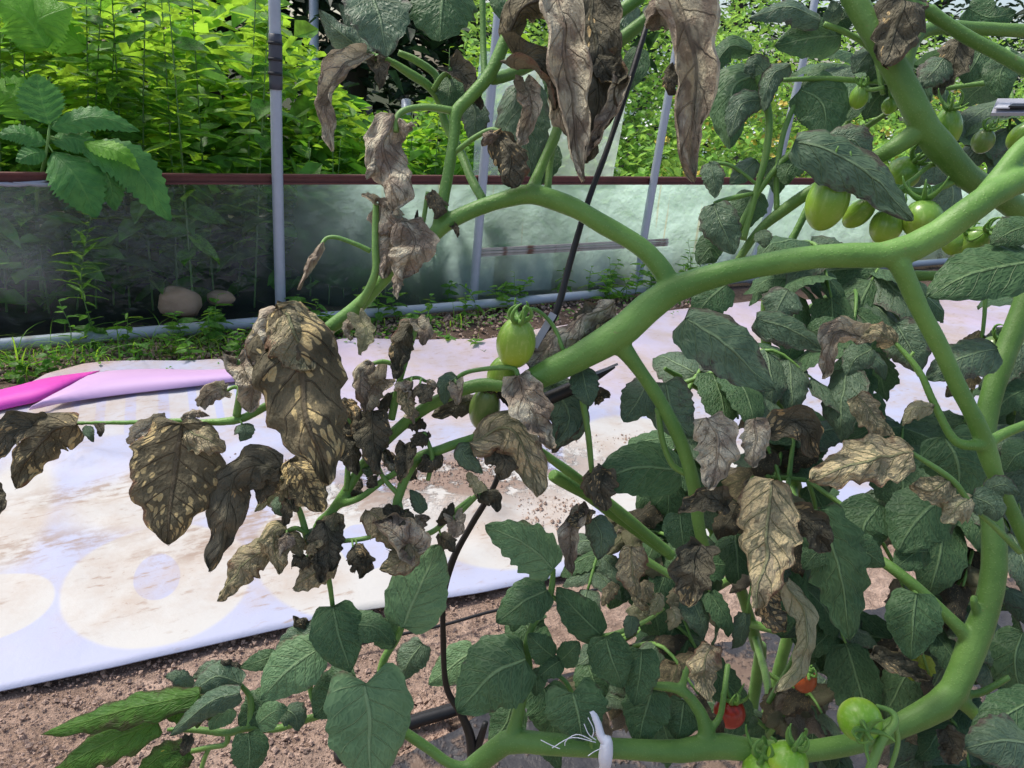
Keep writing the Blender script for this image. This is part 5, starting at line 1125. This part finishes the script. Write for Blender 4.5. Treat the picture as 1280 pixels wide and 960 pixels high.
D.stem([(940, 780, .86, 6), (1010, 800, .76, 5), (1080, 840, .70, 5), (1170, 880, .68, 4)]); D.stem([(920, 720, .80, 6), (850, 760, .72, 5), (780, 800, .66, 4), (720, 850, .62, 4)]); D.stem([(900, 680, .76, 5), (820, 660, .68, 5), (760, 670, .64, 4)]); D.stem([(945, 800, .88, 5), (960, 860, .74, 5), (960, 920, .68, 4)]); D.stem([(880, 640, .72, 5), (950, 600, .66, 4), (1010, 600, .64, 4)])
D.build(.0016)
grow(D, 14, 940, 1250, 720, 960, .60, .80, K1 + ['dark']); grow(D, 9, 720, 930, 620, 900, .57, .76, K1, (.035, .055)); grow(D, 6, 820, 1000, 390, 600, .58, .72, K1); grow(D, 13, 740, 1040, 520, 900, .54, .68, KD, (.020, .034)); grow(D, 5, 1000, 1200, 780, 930, .57, .68, KD, (.024, .036))

# =================================================================== TWINE, CLIPS, FILM ON THE BED
def strip(pts, wd, th, mat, parent, name):
    v, f = tube([(*p, wd / 2) for p in pts], 8, 30, .15); return part(name, v, f, mat, parent)
tw = empty('twine', P(592, 945, .60), 'black trellis twine running from the upper stem down to the bed', 'twine')
TWX = [(822, -10, .475, 3.6), (806, 40, .470, 3.6), (790, 92, .468, 4), (762, 178, .468, 3.6), (735, 252, .47, 3.8), (712, 330, .475, 4.2), (696, 388, .478, 4.5), (672, 440, .485, 3.5), (645, 520, .50, 4), (620, 602, .515, 3.6), (590, 655, .535, 4), (566, 700, .55, 4.5), (555, 745, .56, 3.6), (554, 800, .575, 3.6), (558, 858, .59, 4), (575, 890, .595, 5), (587, 918, .60, 6), (591, 950, .605, 7), (592, 985, .61, 7)]
c = catmull([(x, y, d * 600, r) for x, y, d, r in TWX], 120)
v, f = tube([(*P(x, y, d / 600), r * (1 + .15 * mnoise.noise(Vector((i * .21, 0, 3)))) * d / 600 / FPX) for i, (x, y, d, r) in enumerate(c)], 8, 200); part('strand', v, f, BLACKP, tw)
v, f = tube([(*P(607, 903, .595), .0022), (*P(600, 925, .60), .003), (*P(590, 955, .605), .003)], 8, 8); part('loose_end', v, f, BLACKP, tw)
LGREY = simple('grey_plastic', (.36, .36, .40), .4, .1, 60)
cl = empty('stem_clip', P(700, 470, .475), 'black and grey plastic stem clip under the thick branch', 'clip')
a, b = P(692, 392, .474), P(664, 440, .474); ax_ = (b - a).normalized(); part('arm', *box((a + b) / 2, (b - a).length, .003, .0045, (ax_, FW, ax_.cross(FW).normalized())), LGREY, cl, smooth=False)
v, f = tube([(*P(636, 486, .488), .003), (*P(640, 505, .492), .004), (*P(660, 508, .492), .0045), (*P(690, 496, .494), .0045), (*P(730, 478, .496), .004), (*P(768, 458, .498), .0012)], 10, 20); part('strap', v, f, BLACKP, cl)
v, f = tube([(*P(640, 470, .482), .004), (*P(632, 484, .484), .006), (*P(638, 500, .486), .005)], 10, 12); part('loop', v, f, BLACKP, cl)
a, b = P(728, 474, .476), P(772, 455, .478); ax_ = (b - a).normalized(); part('hinge', *box((a + b) / 2, (b - a).length, .003, .0015, (ax_, FW, ax_.cross(FW).normalized())), LGREY, cl, smooth=False)
wt = empty('white_tie', P(750, 935, .51), 'frayed white string tied round the arched stem', 'string')
WST = simple('white_string', (.72, .74, .80), .6, .1, 80, .0006, 400)
v, f = tube([(*P(732, 912, .505), .0012), (*P(729, 893, .504), .0022), (*P(737, 889, .503), .003), (*P(745, 900, .502), .003), (*P(752, 922, .501), .0032), (*P(758, 926, .501), .0042), (*P(757, 945, .503), .0045), (*P(756, 958, .51), .0035), (*P(752, 962, .525), .002)], 8, 36, .25); part('band', v, f, WST, wt)
for pts in ([(740, 925), (722, 918), (708, 925), (706, 932)], [(745, 928), (715, 922), (690, 935)], [(730, 905), (736, 918), (745, 925)], [(735, 897), (742, 912), (740, 922)], [(752, 935), (742, 940), (735, 945)], [(700, 936), (690, 932), (676, 925)]):
    v, f = tube([(*P(x, y, .496), .0003) for x, y in pts], 5, 10); part('frayed_thread', v, f, WST, wt)
# grey plastic clip among the upper leaves
gc = empty('grey_clip', P(1262, 142, .50), 'flat grey plastic clip with a slot beside the upper right fruits', 'clip')
c0 = P(1264, 136, .50)
def slab(x0, x1, y0, y1, dz, mat, name, dd=0):
    a = [P(x0, y0, .515 + dd), P(x1, y0, .515 + dd), P(x1, y1, .495 + dd), P(x0 - 8 * (y1 > y0), y1, .495 + dd)]
    nn = (a[1] - a[0]).cross(a[3] - a[0]).normalized() * dz; v = a + [q + nn for q in a]
    part(name, v, [(0, 1, 2, 3), (7, 6, 5, 4), (0, 4, 5, 1), (1, 5, 6, 2), (2, 6, 7, 3), (3, 7, 4, 0)], mat, gc, smooth=False)
slab(1247, 1300, 123, 141, .002, LGREY, 'plate'); slab(1268, 1300, 130, 135, -.0012, BLACKP, 'slot'); slab(1251, 1262, 127, 136, -.0008, simple('pale_grey', (.5, .5, .54), .4), 'ridge')
v, f = tube([(*P(1242, 143, .497), .001), (*P(1300, 143, .497), .001)], 6, 4); part('lower_edge', v, f, BLACKP, gc)
# black mulch film and drip hoses on the bed
def bed():
    up = [(440, 985), (500, 958), (560, 930), (600, 905), (660, 872), (760, 845), (900, 815), (1100, 770), (1400, 700)]
    v, f = [], []; NX, NY = 90, 24
    for i in range(NX + 1):
        px = 440 + 960 * i / NX; a = G(px, interp(up, px)); b = G(px, 1120)
        for j in range(NY + 1):
            t = j / NY; p = a.lerp(b, t); z = .006 + .012 * max(0, mnoise.noise(p * 14)) + .006 * mnoise.noise(p * 38) + .008 * (1 - t) ** 6
            v.append(Vector((p.x, p.y, max(.002, z) + .004)))
    for i in range(NX):
        for j in range(NY): q = i * (NY + 1) + j; f.append((q, q + NY + 1, q + NY + 2, q + 1))
    t = NT('mulch_film'); ob = t.coord(); n = t.noise(ob, 7, 5, .65); n2 = t.noise(ob, 60, 4)
    dm = t.step(t.math('ADD', t.math('MULTIPLY', n, .8), t.math('MULTIPLY', n2, .2)), .50, .58)
    cc = t.mix(dm, t.mix(n2, (.02, .02, .023), (.075, .073, .078)), t.mix(n2, (.09, .06, .045), (.22, .155, .115)))
    mt = t.done(t.bsdf(cc, .45, t.bump(t.math('ADD', n2, dm), .004), .2))
    tag(link('mulch_film', mesh('mulch_film', v, f), mt), 'grey-black mulch film with soil patches under the tomato plants', 'plastic film')
bed()
def hose(px, r, label):
    v, f = tube([(*G(x, y, r + .004), r) for x, y in px], 10, 50); o = part('drip_hose', v, f, BLACKP, None, origin=G(*px[0])); tag(o, label, 'hose')
hose([(420, 948), (506, 907), (560, 890), (640, 866), (760, 838), (900, 812)], .008, 'thick black drip hose lying beside the mulch film')
hose([(380, 822), (470, 800), (555, 781), (620, 763), (720, 742), (820, 722)], .0025, 'thin black line lying on the soil below the banner')
hose([(420, 940), (500, 902), (555, 884), (640, 860)], .003, 'thin black cord alongside the thick drip hose')
